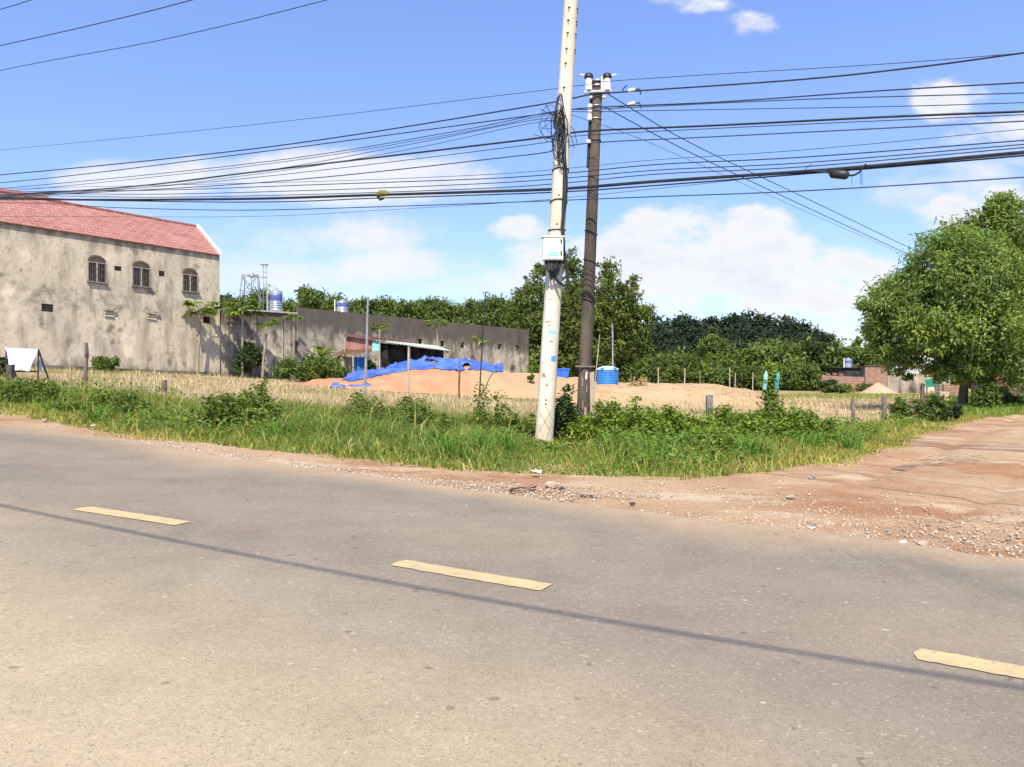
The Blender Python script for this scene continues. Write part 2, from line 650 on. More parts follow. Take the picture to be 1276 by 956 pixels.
M['plaster'] = plaster_mat('grimy_render', (.545, .485, .37), (.44, .39, .30), (.16, .14, .11), 8.0, .03)
M['wall_grey'] = plaster_mat('blackened_render', (.50, .45, .36), (.26, .232, .188), (.08, .071, .06), 3.5, .09)


def asphalt_mat():
    Mt = mat('dusty_asphalt', (.215, .188, .146), (.255, .222, .168), .5, .93, bump=.2, bscale=140, lo=.3, hi=.7, fine=.0,
             spots=[((.185, .165, .13), .35, .5, .68, (1, .35, 1)), ((.15, .13, .105), 3.1, .72, .76, (.4, 1, 1))])
    nt = Mt.node_tree
    N, L = nt.nodes, nt.links
    b = N['Principled BSDF']
    src = b.inputs['Base Color'].links[0].from_socket
    a = N.new('ShaderNodeAttribute')
    a.attribute_name = 'tint'
    sp = N.new('ShaderNodeSeparateColor')
    L.new(a.outputs['Color'], sp.inputs[0])
    # red channel: dust blown from the verge; green channel: pale worn surface of the near lane
    for ch, col in (('Red', (.42, .31, .195)), ('Green', (.43, .36, .235))):
        x = N.new('ShaderNodeMix')
        x.data_type = 'RGBA'
        L.new(sp.outputs[ch], x.inputs['Factor'])
        L.new(src, x.inputs['A'])
        x.inputs['B'].default_value = (*col, 1)
        src = x.outputs['Result']
    tc = N.new('ShaderNodeTexCoord')
    # stone chips: pale and dark grains that show through the worn binder
    for sc, a_, z_, col in ((38, .66, .70, (.50, .44, .33)), (70, .63, .67, (.13, .11, .085)), (9, .725, .74, (.09, .08, .065)), (14, .75, .765, (.60, .55, .45))):
        n = N.new('ShaderNodeTexNoise')
        n.inputs['Scale'].default_value = sc
        n.inputs['Detail'].default_value = 1.5
        L.new(tc.outputs['Object'], n.inputs['Vector'])
        r = N.new('ShaderNodeMapRange')
        r.inputs['From Min'].default_value = a_
        r.inputs['From Max'].default_value = z_
        r.inputs['To Max'].default_value = .5
        L.new(n.outputs[0], r.inputs['Value'])
        x = N.new('ShaderNodeMix')
        x.data_type = 'RGBA'
        L.new(r.outputs[0], x.inputs['Factor'])
        L.new(src, x.inputs['A'])
        x.inputs['B'].default_value = (*col, 1)
        src = x.outputs['Result']
    for sc, amp in ((2.2, .07), (24, .07), (110, .17)):
        n = N.new('ShaderNodeTexNoise')
        n.inputs['Scale'].default_value = sc
        n.inputs['Detail'].default_value = 3
        L.new(tc.outputs['Object'], n.inputs['Vector'])
        r = N.new('ShaderNodeMapRange')
        r.inputs['From Min'].default_value = .3
        r.inputs['From Max'].default_value = .7
        r.inputs['To Min'].default_value = 1 - amp
        r.inputs['To Max'].default_value = 1 + amp
        L.new(n.outputs[0], r.inputs['Value'])
        s = N.new('ShaderNodeVectorMath')
        s.operation = 'SCALE'
        L.new(src, s.inputs[0])
        L.new(r.outputs[0], s.inputs['Scale'])
        src = s.outputs[0]
    L.new(src, b.inputs['Base Color'])
    return Mt


M['asphalt'] = asphalt_mat()
M['field'] = mat('dry_field_soil', (.38, .29, .16), (.29, .22, .12), .5, 1.0, bump=.5, bscale=6, fine=-.12,
                 spots=[((.16, .19, .055), .16, .55, .68, (1, 1, 1)), ((.50, .41, .24), 1.4, .56, .7, (1, 1, 1))])
M['dirt'] = mat('red_dirt', (.37, .24, .135), (.44, .315, .195), .55, 1.0, bump=1.0, bscale=14, fine=-.28,
                spots=[((.32, .17, .088), .35, .47, .62, (1, 1, 1)), ((.50, .40, .27), 1.2, .52, .68, (.4, 1, 1)),
                       ((.30, .225, .17), 5, .62, .72, (1, 1, 1)), ((.62, .53, .43), 9, .64, .74, (1, 1, 1))])
M['puddle'] = mat('muddy_water', (.27, .165, .10), (.31, .20, .125), 2, .35)


def tile_mat():
    """pink-red roof tiles: courses along the slope and rows of tiles; local x along the eave"""
    Mt = mat('red_roof_tiles', (.31, .135, .112), (.365, .18, .153), 1.3, .85, spots=[((.25, .10, .08), .6, .55, .7, (1, 1, 1))], fine=-.08)
    nt = Mt.node_tree
    N, L = nt.nodes, nt.links
    b = N['Principled BSDF']
    src = b.inputs['Base Color'].links[0].from_socket
    tc = N.new('ShaderNodeTexCoord')
    sp = N.new('ShaderNodeSeparateXYZ')
    L.new(tc.outputs['Object'], sp.inputs[0])
    cb = N.new('ShaderNodeCombineXYZ')
    L.new(sp.outputs['X'], cb.inputs[0])
    L.new(sp.outputs['Y'], cb.inputs[1])
    br = N.new('ShaderNodeTexBrick')
    br.inputs['Color1'].default_value = (1, 1, 1, 1)
    br.inputs['Color2'].default_value = (.82, .8, .8, 1)
    br.inputs['Mortar'].default_value = (1.35, 1.45, 1.5, 1)
    br.inputs['Scale'].default_value = 1
    br.inputs['Mortar Size'].default_value = .028
    br.inputs['Brick Width'].default_value = .62
    br.inputs['Row Height'].default_value = .34
    L.new(cb.outputs[0], br.inputs['Vector'])
    x = N.new('ShaderNodeMix')
    x.data_type = 'RGBA'
    x.blend_type = 'MULTIPLY'
    x.inputs['Factor'].default_value = 1
    L.new(src, x.inputs['A'])
    L.new(br.outputs['Color'], x.inputs['B'])
    L.new(x.outputs['Result'], b.inputs['Base Color'])
    bp = N.new('ShaderNodeBump')
    bp.inputs['Strength'].default_value = .5
    bp.inputs['Distance'].default_value = .03
    L.new(br.outputs['Fac'], bp.inputs['Height'])
    L.new(bp.outputs[0], b.inputs['Normal'])
    return Mt


M['tiles'] = tile_mat()


def brick_mat(name, c1, c2, mortar):
    Mt = bpy.data.materials.new(name)
    Mt.use_nodes = True
    nt = Mt.node_tree
    N, L = nt.nodes, nt.links
    b = N['Principled BSDF']
    b.inputs['Roughness'].default_value = .95
    tc = N.new('ShaderNodeTexCoord')
    sp = N.new('ShaderNodeSeparateXYZ')
    L.new(tc.outputs['Object'], sp.inputs[0])
    ad = N.new('ShaderNodeMath')
    ad.operation = 'ADD'
    L.new(sp.outputs['X'], ad.inputs[0])
    L.new(sp.outputs['Y'], ad.inputs[1])
    cb = N.new('ShaderNodeCombineXYZ')
    L.new(ad.outputs[0], cb.inputs[0])
    L.new(sp.outputs['Z'], cb.inputs[1])
    br = N.new('ShaderNodeTexBrick')
    br.inputs['Color1'].default_value = (*c1, 1)
    br.inputs['Color2'].default_value = (*c2, 1)
    br.inputs['Mortar'].default_value = (*mortar, 1)
    br.inputs['Scale'].default_value = 1
    br.inputs['Mortar Size'].default_value = .018
    br.inputs['Brick Width'].default_value = .36
    br.inputs['Row Height'].default_value = .16
    L.new(cb.outputs[0], br.inputs['Vector'])
    n = N.new('ShaderNodeTexNoise')
    n.inputs['Scale'].default_value = 2
    n.inputs['Detail'].default_value = 6
    L.new(tc.outputs['Object'], n.inputs['Vector'])
    x = N.new('ShaderNodeMix')
    x.data_type = 'RGBA'
    x.blend_type = 'MULTIPLY'
    x.inputs['Factor'].default_value = .6
    L.new(br.outputs['Color'], x.inputs['A'])
    L.new(n.outputs[0], x.inputs['B'])
    L.new(x.outputs['Result'], b.inputs['Base Color'])
    bp = N.new('ShaderNodeBump')
    bp.inputs['Strength'].default_value = .6
    bp.inputs['Distance'].default_value = .02
    L.new(br.outputs['Fac'], bp.inputs['Height'])
    bp.invert = True
    L.new(bp.outputs[0], b.inputs['Normal'])
    return Mt


M['brick'] = brick_mat('red_brick', (.36, .17, .10), (.44, .26, .17), (.42, .36, .30))

# ------------------------------------------------------------------ noise for heights
def vnoise(x, y, s, seed=0):
    """smooth value noise in 0..1"""
    x, y = np.asarray(x, float) * s, np.asarray(y, float) * s
    xi, yi = np.floor(x), np.floor(y)
    fx, fy = x - xi, y - yi
    fx, fy = fx * fx * (3 - 2 * fx), fy * fy * (3 - 2 * fy)

    def h(a, b):
        v = np.sin(a * 127.1 + b * 311.7 + seed * 74.7) * 43758.5453
        return v - np.floor(v)
    return (h(xi, yi) * (1 - fx) + h(xi + 1, yi) * fx) * (1 - fy) + (h(xi, yi + 1) * (1 - fx) + h(xi + 1, yi + 1) * fx) * fy


def inside(poly, x, y):
    c = np.zeros(len(x), bool)
    p = np.asarray(poly, float)
    for (x0, y0), (x1, y1) in zip(p, np.roll(p, -1, 0)):
        k = ((y0 > y) != (y1 > y))
        with np.errstate(divide='ignore', invalid='ignore'):
            c ^= k & (x < (x1 - x0) * (y - y0) / (y1 - y0 + 1e-12) + x0)
    return c


def grid_mesh(name, X, Y, Z, tint=None, keep=None):
    n, m = X.shape
    v = np.stack([X.ravel(), Y.ravel(), Z.ravel()], 1)
    i = np.arange(n * m).reshape(n, m)
    f = np.stack([i[:-1, :-1].ravel(), i[1:, :-1].ravel(), i[1:, 1:].ravel(), i[:-1, 1:].ravel()], 1)
    if keep is not None:
        f = f[keep.ravel()]
        used = np.unique(f)
        remap = -np.ones(len(v), int)
        remap[used] = np.arange(len(used))
        v, f = v[used], remap[f]
        if tint is not None:
            tint = tint[used]
    return np_mesh(name, v, f, tint, True)


# ------------------------------------------------------------------ the ground, the road, the dirt
s_ = np.linspace(-5.2, 5.2, 171)
gx = np.sinh(s_) * 16
gy = np.concatenate([np.linspace(-60, 80, 120), 80 + np.sinh(np.linspace(.05, 4.6, 50)) * 28])
GX, GY = np.meshgrid(gx, gy)
GZ = zg(GX) - 0.10 + (vnoise(GX, GY, .35, 3) - .5) * .06 * ((GY > 22) & (GY < 200))
g = struct(link('ground', grid_mesh('ground', GX.T, GY.T, GZ.T), M['field']))

edge_px = [(0, 526), (150, 547), (340, 576), (500, 597), (640, 615), (760, 628), (870, 643), (960, 656), (1100, 673), (1276, 695)]
edge = [at(*p) for p in edge_px]
e0, e1 = np.array(edge[0]), np.array(edge[1])
d_ = (e0 - e1) / np.linalg.norm(e0 - e1)
edge = [tuple(e0 + d_ * t + np.array((-.0006, .0)) * t * t) for t in (45, 30, 18, 8)] + edge
e0, e1 = np.array(edge[-1]), np.array(edge[-2])
d_ = (e0 - e1) / np.linalg.norm(e0 - e1)
edge = edge + [tuple(e0 + d_ * t) for t in (4, 10, 25, 45)]
edge = np.array(edge)
seg = np.linalg.norm(np.diff(edge, axis=0), axis=1)
S = np.concatenate([[0], np.cumsum(seg)])


def along(P, S, s):
    return np.stack([np.interp(s, S, P[:, 0]), np.interp(s, S, P[:, 1])], -1)


sa = np.arange(0, S[-1], .07)
ka = np.hanning(41)
ka /= ka.sum()
ep = along(edge, S, sa)
ep = np.stack([np.convolve(np.pad(ep[:, k], 20, 'edge'), ka, 'valid') for k in (0, 1)], -1)
tg = np.gradient(ep, axis=0)
tg /= np.linalg.norm(tg, axis=1, keepdims=True)
nn = np.stack([tg[:, 1], -tg[:, 0]], -1)                 # towards the camera side
jit = (vnoise(sa, sa * 0, .5, 1) - .5) * .22 + (vnoise(sa, sa * 0, 2.2, 2) - .5) * .16 + (vnoise(sa, sa * 0, 7, 2) - .5) * .06
NEAR_W = 22.0
wv = np.concatenate([np.linspace(0, .5, 7), np.linspace(.7, 8.5, 40), [10, 13, 17, NEAR_W]])
RX = ep[:, None, 0] + nn[:, None, 0] * (wv[None] + np.where(wv < .8, 1, 0)[None] * jit[:, None])
RY = ep[:, None, 1] + nn[:, None, 1] * (wv[None] + np.where(wv < .8, 1, 0)[None] * jit[:, None])
RZ = zg(RX)
RZ[:, 0] -= .03
WW = np.broadcast_to(wv[None], RX.shape)
dust = np.clip(1.0 - WW / (.55 + 1.1 * vnoise(RX, RY, .55, 5)), 0, 1) ** 1.2 * .95
track = np.clip((vnoise(RX * .5, RY, .9, 8) - .45) * .8, 0, .25)
near = np.clip((WW - 3.6) / 2.6, 0, 1)
left = np.clip((-RX + 1.0) / 5, 0, 1) * np.clip((5.5 - RY) / 3, 0, 1)
tint = np.stack([np.clip(dust + track * .6, 0, 1), np.clip(near * .75 + left * .3, 0, 1), WW * 0], -1).reshape(-1, 3)
road = struct(link('asphalt_road', grid_mesh('asphalt_road', RX, RY, RZ, tint), M['asphalt']))

# painted centre dashes
def dash(pxs):
    a, b = [np.array(at(*p)) for p in pxs]
    d = (b - a) / np.linalg.norm(b - a)
    return a, b, d


for q, pxs in enumerate([((103, 634), (228, 653)), ((497, 702), (681, 733)), ((1146, 816), (1346, 852))]):
    a, b, d = dash(pxs)
    n = np.array((-d[1], d[0]))
    w = .10
    ring = []
    L_ = np.linalg.norm(b - a)
    for t in np.linspace(0, 1, 26):
        ring.append(a + d * L_ * t + n * (w + random.uniform(-.006, .006)))
    for t in np.linspace(1, 0, 26):
        ring.append(a + d * L_ * t - n * (w + random.uniform(-.006, .006)))
    ring.insert(0, a - d * .03)
    k = len(ring) // 2
    mb = MB()
    top = [(p[0], p[1], zgf(p[0]) + .006) for p in ring]
    mb.add(top, [tuple(range(len(top)))])
    o = struct(mb.build('road_marking', M['road_paint']))

verge_px = [(-260, 470), (-120, 499), (0, 521), (100, 540), (200, 551), (300, 564), (420, 577), (520, 588), (640, 595), (760, 601), (900, 602), (1000, 595), (1060, 582),
            (1120, 567), (1165, 551), (1180, 541), (1215, 528), (1276, 517)]
verge_near = [at(*p) for p in verge_px]
dirt_poly = [(x, y + .7) for x, y in verge_near] + [(22.5, 34), (27, 44), (40, 60), (48, 57), (36, 40), (29, 28), (32, 14), (36, -8)] + \
    [tuple(p) for p in (ep + nn * 1.3)[::20][::-1]]
bx = np.arange(-22, 50, .13)
by = np.arange(-10, 62, .13)
BX, BY = np.meshgrid(bx, by, indexing='ij')
cxm, cym = BX[:-1, :-1] + .065, BY[:-1, :-1] + .065
keep = inside(dirt_poly, (cxm + (vnoise(cxm, cym, 1.1, 4) - .5) * .4).ravel(), (cym + (vnoise(cxm, cym, 1.1, 9) - .5) * .4 - .15).ravel()).reshape(cxm.shape)
BZ = zg(BX) - .022 + (vnoise(BX, BY, .8, 3) - .5) * .035 + (vnoise(BX, BY, 3.5, 6) - .5) * .018
# wheel ruts that run up the side road
rut = np.abs(((BX - 7.5) * .80 - (BY - 10.5) * .60 + .5 * vnoise(BX, BY, .25, 15)) % 1.7 - .85)
pa = at(1172, 577)
BZ -= .045 * np.exp(-((BX - pa[0]) / 1.5) ** 2 - ((BY - pa[1]) / 1.0) ** 2)
BZ -= .05 * np.exp(-(rut / .14) ** 2) * (BX > 4.5) * (BY > 7)
struct(link('dirt_road', grid_mesh('dirt_road', BX, BY, BZ, None, keep), M['dirt']))

# muddy puddle with flood wood beside it
pa = at(1172, 577)
mb = MB()
mb.add([(pa[0] + math.cos(t) * (1.1 + .15 * math.sin(3 * t)), pa[1] + math.sin(t) * (.6 + .1 * math.cos(2 * t)), zgf(pa[0] + math.cos(t)) - .088) for t in np.linspace(0, 2 * math.pi, 28, endpoint=False)],
       [tuple(range(28))])
struct(mb.build('puddle_water', M['puddle']))

# ------------------------------------------------------------------ the two-storey building on the left
C0 = Vector((-19.55, 54.9, 0))
C0.z = zgf(C0.x) - .04
DW = Vector((.695, .72, 0)).normalized()                 # along the wall, to the right and away
NB = Vector((-DW.y, DW.x, 0))
SH = -.0437                                              # the wall's courses fall with the ground
AZ = math.atan2(DW.y, DW.x)


def on_wall(px, py):
    """pixel -> (distance along the wall line, level height) on the building's front plane"""
    u = (px - CX) / F
    a = (u * C0.y - C0.x) / (DW.x - u * DW.y)
    Y = C0.y + a * DW.y
    return a, CAMZ - (py - HY) / F * Y - C0.z - SH * a


bld = empty('plastered_building', C0, AZ)
tag(bld, 'long two-storey building with grimy beige render and red tiled roof', 'building')
AL, AR, EAVE, DEP = -19.0, 0.0, 0.0, 8.0
EAVE = on_wall(263, 316)[1]
wins = []
for (x0, x1, top, spring, bot) in ((109.8, 133.3, 317.7, 326.6, 350.5), (165.4, 188.2, 324.8, 333.2, 356), (228, 247.7, 333.7, 342, 362.7)):
    a0, hb = on_wall(x0, bot)
    a1, _ = on_wall(x1, bot)
    ac, ht = on_wall((x0 + x1) / 2, top)
    _, hs = on_wall((x0 + x1) / 2, spring)
    wins.append((a0, a1, hb, hs, ht))
vents = [(143.5, 331, 152.4, 336.8, 'dark'), (198.8, 337, 206.2, 343.9, 'dark'), (254, 394.5, 262.6, 402.7, 'dark'), (52.7, 378, 67.3, 387.8, 'dark'),
         (130, 384.6, 142.4, 394.8, 'slat'), (183.8, 388.6, 195.7, 398.4, 'slat')]
holes = []
for a0, a1, hb, hs, ht in wins:
    c, r = (a0 + a1) / 2, (a1 - a0) / 2
    holes.append([(a0, hb), (a1, hb)] + [(c + r * math.cos(t), hs + (ht - hs) * math.sin(t)) for t in np.linspace(0, math.pi, 17)])
vr = []
for x0, y0, x1, y1, k in vents:
    a0, h1 = on_wall(x0, (y0 + y1) / 2)
    a1, _ = on_wall(x1, (y0 + y1) / 2)
    hc = h1
    hh = (y1 - y0) / F * (C0.y + a0 * DW.y) / 2
    vr.append((a0, a1, hc - hh, hc + hh, k))
    holes.append([(a0, hc - hh), (a1, hc - hh), (a1, hc + hh), (a0, hc + hh)])


def shear_mesh(me, k=SH):
    for v in me.vertices:
        v.co.z += k * v.co.x


def sheared(mb):
    mb.v = [(x, y, z + SH * x) for x, y, z in mb.v]
    return mb


me = plate([(AL, -.4), (AR, -.4), (AR, EAVE), (AL, EAVE)], holes, .24)
for v in me.vertices:
    v.co.y += .12
shear_mesh(me)
bm = bmesh.new()
bm.from_mesh(me)
for x0, x1, y0, y1 in ((AL, AR, DEP - .2, DEP), (AL, AL + .2, .25, DEP - .21), (AR - .2, AR, .25, DEP - .21)):   # the other three walls
    vs_ = [bm.verts.new((x, y, z + SH * x)) for z in (-.4, EAVE) for y in (y0, y1) for x in (x0, x1)]
    for q in ((0, 2, 3, 1), (4, 5, 7, 6), (0, 1, 5, 4), (2, 6, 7, 3), (0, 4, 6, 2), (1, 3, 7, 5)):
        bm.faces.new([vs_[i] for i in q])
bmesh.ops.recalc_face_normals(bm, faces=bm.faces)
bm.to_mesh(me)
bm.free()
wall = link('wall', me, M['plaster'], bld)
# stained ledge at the foot
mb = MB()
mb.box(AL, AR + .02, -.05, -.003, -.35, .16)
sheared(mb).build('plinth', mat('damp_plinth', (.17, .15, .12), (.07, .06, .05), 1.5, .95, bump=.4, bscale=5), bld)
for a0, a1, hb, hs, ht in wins:
    c, r = (a0 + a1) / 2, (a1 - a0) / 2
    fr = MB()
    t = .055
    y0, y1 = .07, .13
    fr.box(a0, a0 + t, y0, y1, hb, hs)
    fr.box(a1 - t, a1, y0, y1, hb, hs)
    fr.box(c - t * .8, c + t * .8, y0, y1, hb + t, hs - t)
    fr.box(a0 + t, a1 - t, y0, y1, hb, hb + t)
    fr.box(a0 + t, a1 - t, y0, y1, hs - t, hs)
    wo = sheared(fr).build('window', M['frame_grey'], bld)
    for p0, p1 in ((a0 + t, c - t * .8), (c + t * .8, a1 - t)):
        pm = MB()
        pm.box(p0, p1, .16, .17, hb + t, hs - t)
        sheared(pm).build('pane', M['glass_dark'], wo)
    gr = MB()
    for k in range(1, 8):
        x = a0 + (a1 - a0) * k / 8
        if abs(x - c) > .06:
            gr.box(x - .009, x + .009, .045, .06, hb + .03, hs - .03)
    for z in (hb + (hs - hb) * .33, hb + (hs - hb) * .66):
        gr.box(a0 + .03, a1 - .03, .05, .056, z - .008, z + .008)
    sheared(gr).build('window_grille', M['frame_brown'], wo)
    ar = MB()
    ang = np.linspace(0, math.pi, 17)
    pts = [(c + (r - .0) * math.cos(q), .12, hs + .001 + (ht - hs) * math.sin(q)) for q in ang]
    ar.add(pts + [(x, .16, z) for x, _, z in pts], [tuple(range(17)), tuple(reversed(range(17, 34)))])
    for k in range(1, 9):
        q = math.pi * k / 9
        ar.bar((c, .09, hs + .02), (c + r * .97 * math.cos(q), .09, hs + (ht - hs) * .97 * math.sin(q)), .03)
    for s in (.5, .78):
        ar.tube([(c + r * s * math.cos(q), .085, hs + .01 + (ht - hs) * s * math.sin(q)) for q in ang], .014, 5)
    sheared(ar).build('arch_louvre', M['frame_brown'], wo)
    sl = MB()
    sl.box(a0 - .06, a1 + .06, -.07, .08, hb - .07, hb - .003)
    sheared(sl).build('sill', M['wall_grey'], wo)
for a0, a1, h0, h1, k in vr:
    v_ = MB()
    v_.box(a0 + .002, a1 - .002, .16, .2, h0 + .002, h1 - .002)
    if k == 'slat':
        n = 3
        for i in range(n):
            z = h0 + (h1 - h0) * (i + .3) / n
            v_.add([(a0 + .01, .02, z), (a1 - .01, .02, z), (a1 - .01, .12, z + .11), (a0 + .01, .12, z + .11)], [(0, 1, 2, 3)])
        v_.box(a0 - .06, a1 + .06, -.09, -.003, h1 + .0, h1 + .07)
        sheared(v_).build('air_vent', M['plaster'], bld)
        w_ = MB()
        w_.box(a0 - .03, a1 + .03, -.10, -.004, h1 - .03, h1 - .004)
        sheared(w_).build('vent_hood', M['frame_brown'], bld)
    else:
        sheared(v_).build('air_vent', M['void'], bld)

# roof: front slope rises away to a ridge, back slope falls behind it
RD, RH, SLOPE_R = 3.4, 0, -.3
ridge_pt = C0 + DW * -.25 + NB * RD
RHZ = CAMZ - (283 - HY) / F * ridge_pt.y - C0.z - SH * -.25
rb = MB()
ov = .07
e_lo = EAVE - .02
slope = (RHZ - EAVE) / RD
def roof_sheet(y_a, z_a, y_b, z_b, x0, x1, nx, ny, th=.05):
    m = MB()
    for layer, off in ((0, 0.0), (1, -th)):
        for j in range(ny + 1):
            for i in range(nx + 1):
                f = j / ny
                step = (.03 * (1 - (f * ny) % 1)) if layer == 0 else 0
                x = x0 + (x1 - x0) * i / nx
                m.v.append((x, y_a + (y_b - y_a) * f, z_a + (z_b - z_a) * f + off))
    w_ = nx + 1
    n0 = w_ * (ny + 1)
    for j in range(ny):
        for i in range(nx):
            q = j * w_ + i
            m.f.append((q, q + 1, q + w_ + 1, q + w_))
            m.f.append((n0 + q, n0 + q + w_, n0 + q + w_ + 1, n0 + q + 1))
    for i in range(nx):
        m.f.append((i, n0 + i, n0 + i + 1, i + 1))
        q = ny * w_ + i
        m.f.append((q, q + 1, n0 + q + 1, n0 + q))
    for j in range(ny):
        a, b = j * w_, (j + 1) * w_
        m.f.append((a, b, n0 + b, n0 + a))
        a, b = a + nx, b + nx
        m.f.append((a, n0 + a, n0 + b, b))
    return m


m1 = roof_sheet(-ov, EAVE + .06 - slope * ov, RD, RHZ + .06, AL - .2, AR - .12, 40, 14)
roof = sheared(m1).build('roof', M['tiles'], bld)
m2 = roof_sheet(RD + .005, RHZ + .055, DEP + .3, EAVE + .35, AL - .2, AR - .12, 40, 14)
sheared(m2).build('rear_roof', M['tiles'], bld)
rc = MB()
rc.tube([(x, RD, RHZ + .10 + SH * x) for x in np.linspace(AL - .2, AR - .12, 30)], .09, 8)
rc.build('ridge_cap', M['tiles'], roof, True)
ge = MB()
ge.hexa([(AR - .115, -ov, EAVE + .02 - slope * ov), (AR + .08, -ov, EAVE + .02 - slope * ov), (AR + .08, RD, RHZ + .02), (AR - .115, RD, RHZ + .02),
         (AR - .115, -ov, EAVE + .20 - slope * ov), (AR + .08, -ov, EAVE + .20 - slope * ov), (AR + .08, RD, RHZ + .26), (AR - .115, RD, RHZ + .26)])
sheared(ge).build('gable_coping', M['trim_white'], bld)
# gable triangle under the coping
gt = MB()
gt.add([(AR - .003, .0, EAVE), (AR - .003, RD, RHZ), (AR - .003, DEP, EAVE), (AR - .19, .0, EAVE), (AR - .19, RD, RHZ), (AR - .19, DEP, EAVE)],
       [(0, 1, 2), (5, 4, 3), (0, 3, 4, 1), (1, 4, 5, 2)])
sheared(gt).build('gable_wall', M['plaster'], bld)
# a second, higher ridge shows beyond the roof at the picture's left edge
hr = roof_sheet(4.6, RHZ + .10, 6.4, RHZ + .95, AL - .2, -8.6, 16, 6)
hr2 = roof_sheet(6.405, RHZ + .945, 9.4, RHZ - .6, AL - .2, -8.6, 16, 6)
hr.add(hr2.v, hr2.f)
sheared(hr).build('upper_roof', M['tiles'], bld)

# ------------------------------------------------------------------ long grey boundary wall in two heights
def wall_frame(p):
    return Vector((p[0], p[1], zgf(p[0]) - .05))


def line_a(px):
    """distance along the wall line from the building's corner for a photo column"""
    u = (px - CX) / F
    return (u * C0.y - C0.x) / (DW.x - u * DW.y)


a_end, a_step = line_a(660), line_a(372)
w1 = empty('boundary_wall', C0, AZ)
tag(w1, 'lower grey concrete yard wall with pale coping, joining the beige building', 'wall')
def top_h(px, py):
    return on_wall(px, py)[1]


h1l, h1r = top_h(293, 386), top_h(350, 389)
mb = MB()
mb.hexa([(.02, .25, -.5), (a_step - .02, .25, -.5 + .4), (a_step - .02, .45, -.1), (.02, .45, -.5),
         (.02, .25, h1l), (a_step - .02, .25, h1r), (a_step - .02, .45, h1r), (.02, .45, h1l)])
sheared(mb).build('wall_panel', M['wall_grey'], w1)
mb = MB()
for a in (.5, 2.55, a_step - 1.3):
    mb2 = MB()
    mb2.box(a - .14, a + .14, .13, .247, -.4, h1l - .15)
    sheared(mb2).build('pilaster', M['wall_grey'], w1)
mb = MB()
mb.hexa([(1.3, .1, h1l + .005), (a_step + .0, .1, h1r + .005), (a_step + .0, 1.5, h1r + .005), (1.3, 1.5, h1l + .005),
         (1.3, .1, h1l + .11), (a_step + .0, .1, h1r + .11), (a_step + .0, 1.5, h1r + .11), (1.3, 1.5, h1l + .11)])
sheared(mb).build('coping', mat('pale_coping', (.46, .43, .37), (.3, .28, .24), 2, .9), w1)
mb = MB()
for k in range(8):
    a = .12 + k * .17
    mb.box(a - .022, a + .022, .3, .35, h1l + .0, h1l + .75)
mb.box(.08, 1.36, .295, .355, h1l + .68, h1l + .73)
sheared(mb).build('railing', M['wall_grey'], w1)

w2 = empty('boundary_wall', C0, AZ)
tag(w2, 'high long blackened concrete wall with small square holes, behind the sand pile', 'wall')
h2l, h2r = top_h(376, 383.5), top_h(660, 411)
hl = [[(a_step, -1.2), (a_end, -1.2), (a_end, h2r), (a_step, h2l)]]
hs_ = []
for px, py in ((525, 425.6), (552.5, 428), (577.7, 430), (600.8, 431.2), (623.8, 432), (646, 434)):
    a, h = on_wall(px, py)
    hs_.append([(a - .24, h - .24), (a + .24, h - .24), (a + .24, h + .24), (a - .24, h + .24)])
me = plate(hl[0], hs_, .2)
for v in me.vertices:
    v.co.y += .1
shear_mesh(me)
link('wall_panel', me, M['wall_grey'], w2)
for k in range(1, 8):
    a = a_step + (a_end - a_step) * k / 8
    mb = MB()
    hh = h2l + (h2r - h2l) * k / 8
    mb.box(a - .13, a + .13, .205, .34, -1.2, hh - .1)
    sheared(mb).build('pilaster', M['wall_grey'], w2)

# ------------------------------------------------------------------ behind the wall: pump tower, two tanks
def zpix(py, Y):
    return CAMZ - (py - HY) / F * Y


def pt(px, py, Y, dy=0):
    return Vector(((px - CX) / F * Y, Y + dy, zpix(py, Y)))


YT = 63.0
tw = empty('pump_tower', on(315, YT))
tag(tw, 'openwork steel frame tower with a ladder mast, rising behind the grey wall', 'tower')
def rel(o, p):
    return p - Vector(o.location)


legs = []
for (a, b, dy) in ((291, 303, -.6), (333, 321.5, -.6), (296, 304, .8), (329, 321, .8)):
    mb = MB()
    base = pt(a, 400, YT, dy)
    base.z = zgf(base.x) - .1
    mb.tube([rel(tw, base), rel(tw, pt(b, 342, YT, dy * .3))], .035, 6)
    mb.build('leg', M['steel'], tw)
mb = MB()
for p, q in (((303, 343), (333, 347)), ((299, 362), (326, 366)), ((295, 374), (322, 345)), ((304, 345), (330, 378)), ((303, 345), (312, 362)), ((320, 346), (315, 364)), ((315, 346), (315, 364))):
    mb.tube([rel(tw, pt(*p, YT, -.3)), rel(tw, pt(*q, YT, -.3))], .028, 5)
mb.build('brace', M['steel'], tw)
mb = MB()
mb.lathe([(.03, 0), (.20, .05), (.22, .25), (.12, .38), (.02, .42)], 10, rel(tw, pt(315, 347, YT, -.2)))
mb.tube([rel(tw, pt(309, 344, YT, -.2)), rel(tw, pt(321, 344, YT, -.2))], .06, 6)
mb.build('pulley', M['steel'], tw, True)
lm = MB()
for px in (327.5, 331.8):
    b_ = pt(px, 392, YT, .1)
    b_.z = zgf(b_.x)
    lm.tube([rel(tw, b_), rel(tw, pt(px, 330, YT, .1))], .024, 5)
for k in range(9):
    y = 333 + k * 6.2
    lm.tube([rel(tw, pt(327.5, y, YT, .1)), rel(tw, pt(331.8, y, YT, .1))], .018, 4)
lm.box(*[c for ab in zip(rel(tw, pt(324, 330, YT, -.1)), rel(tw, pt(333, 329, YT, .4))) for c in ab])
lm.build('ladder', M['steel'], tw)


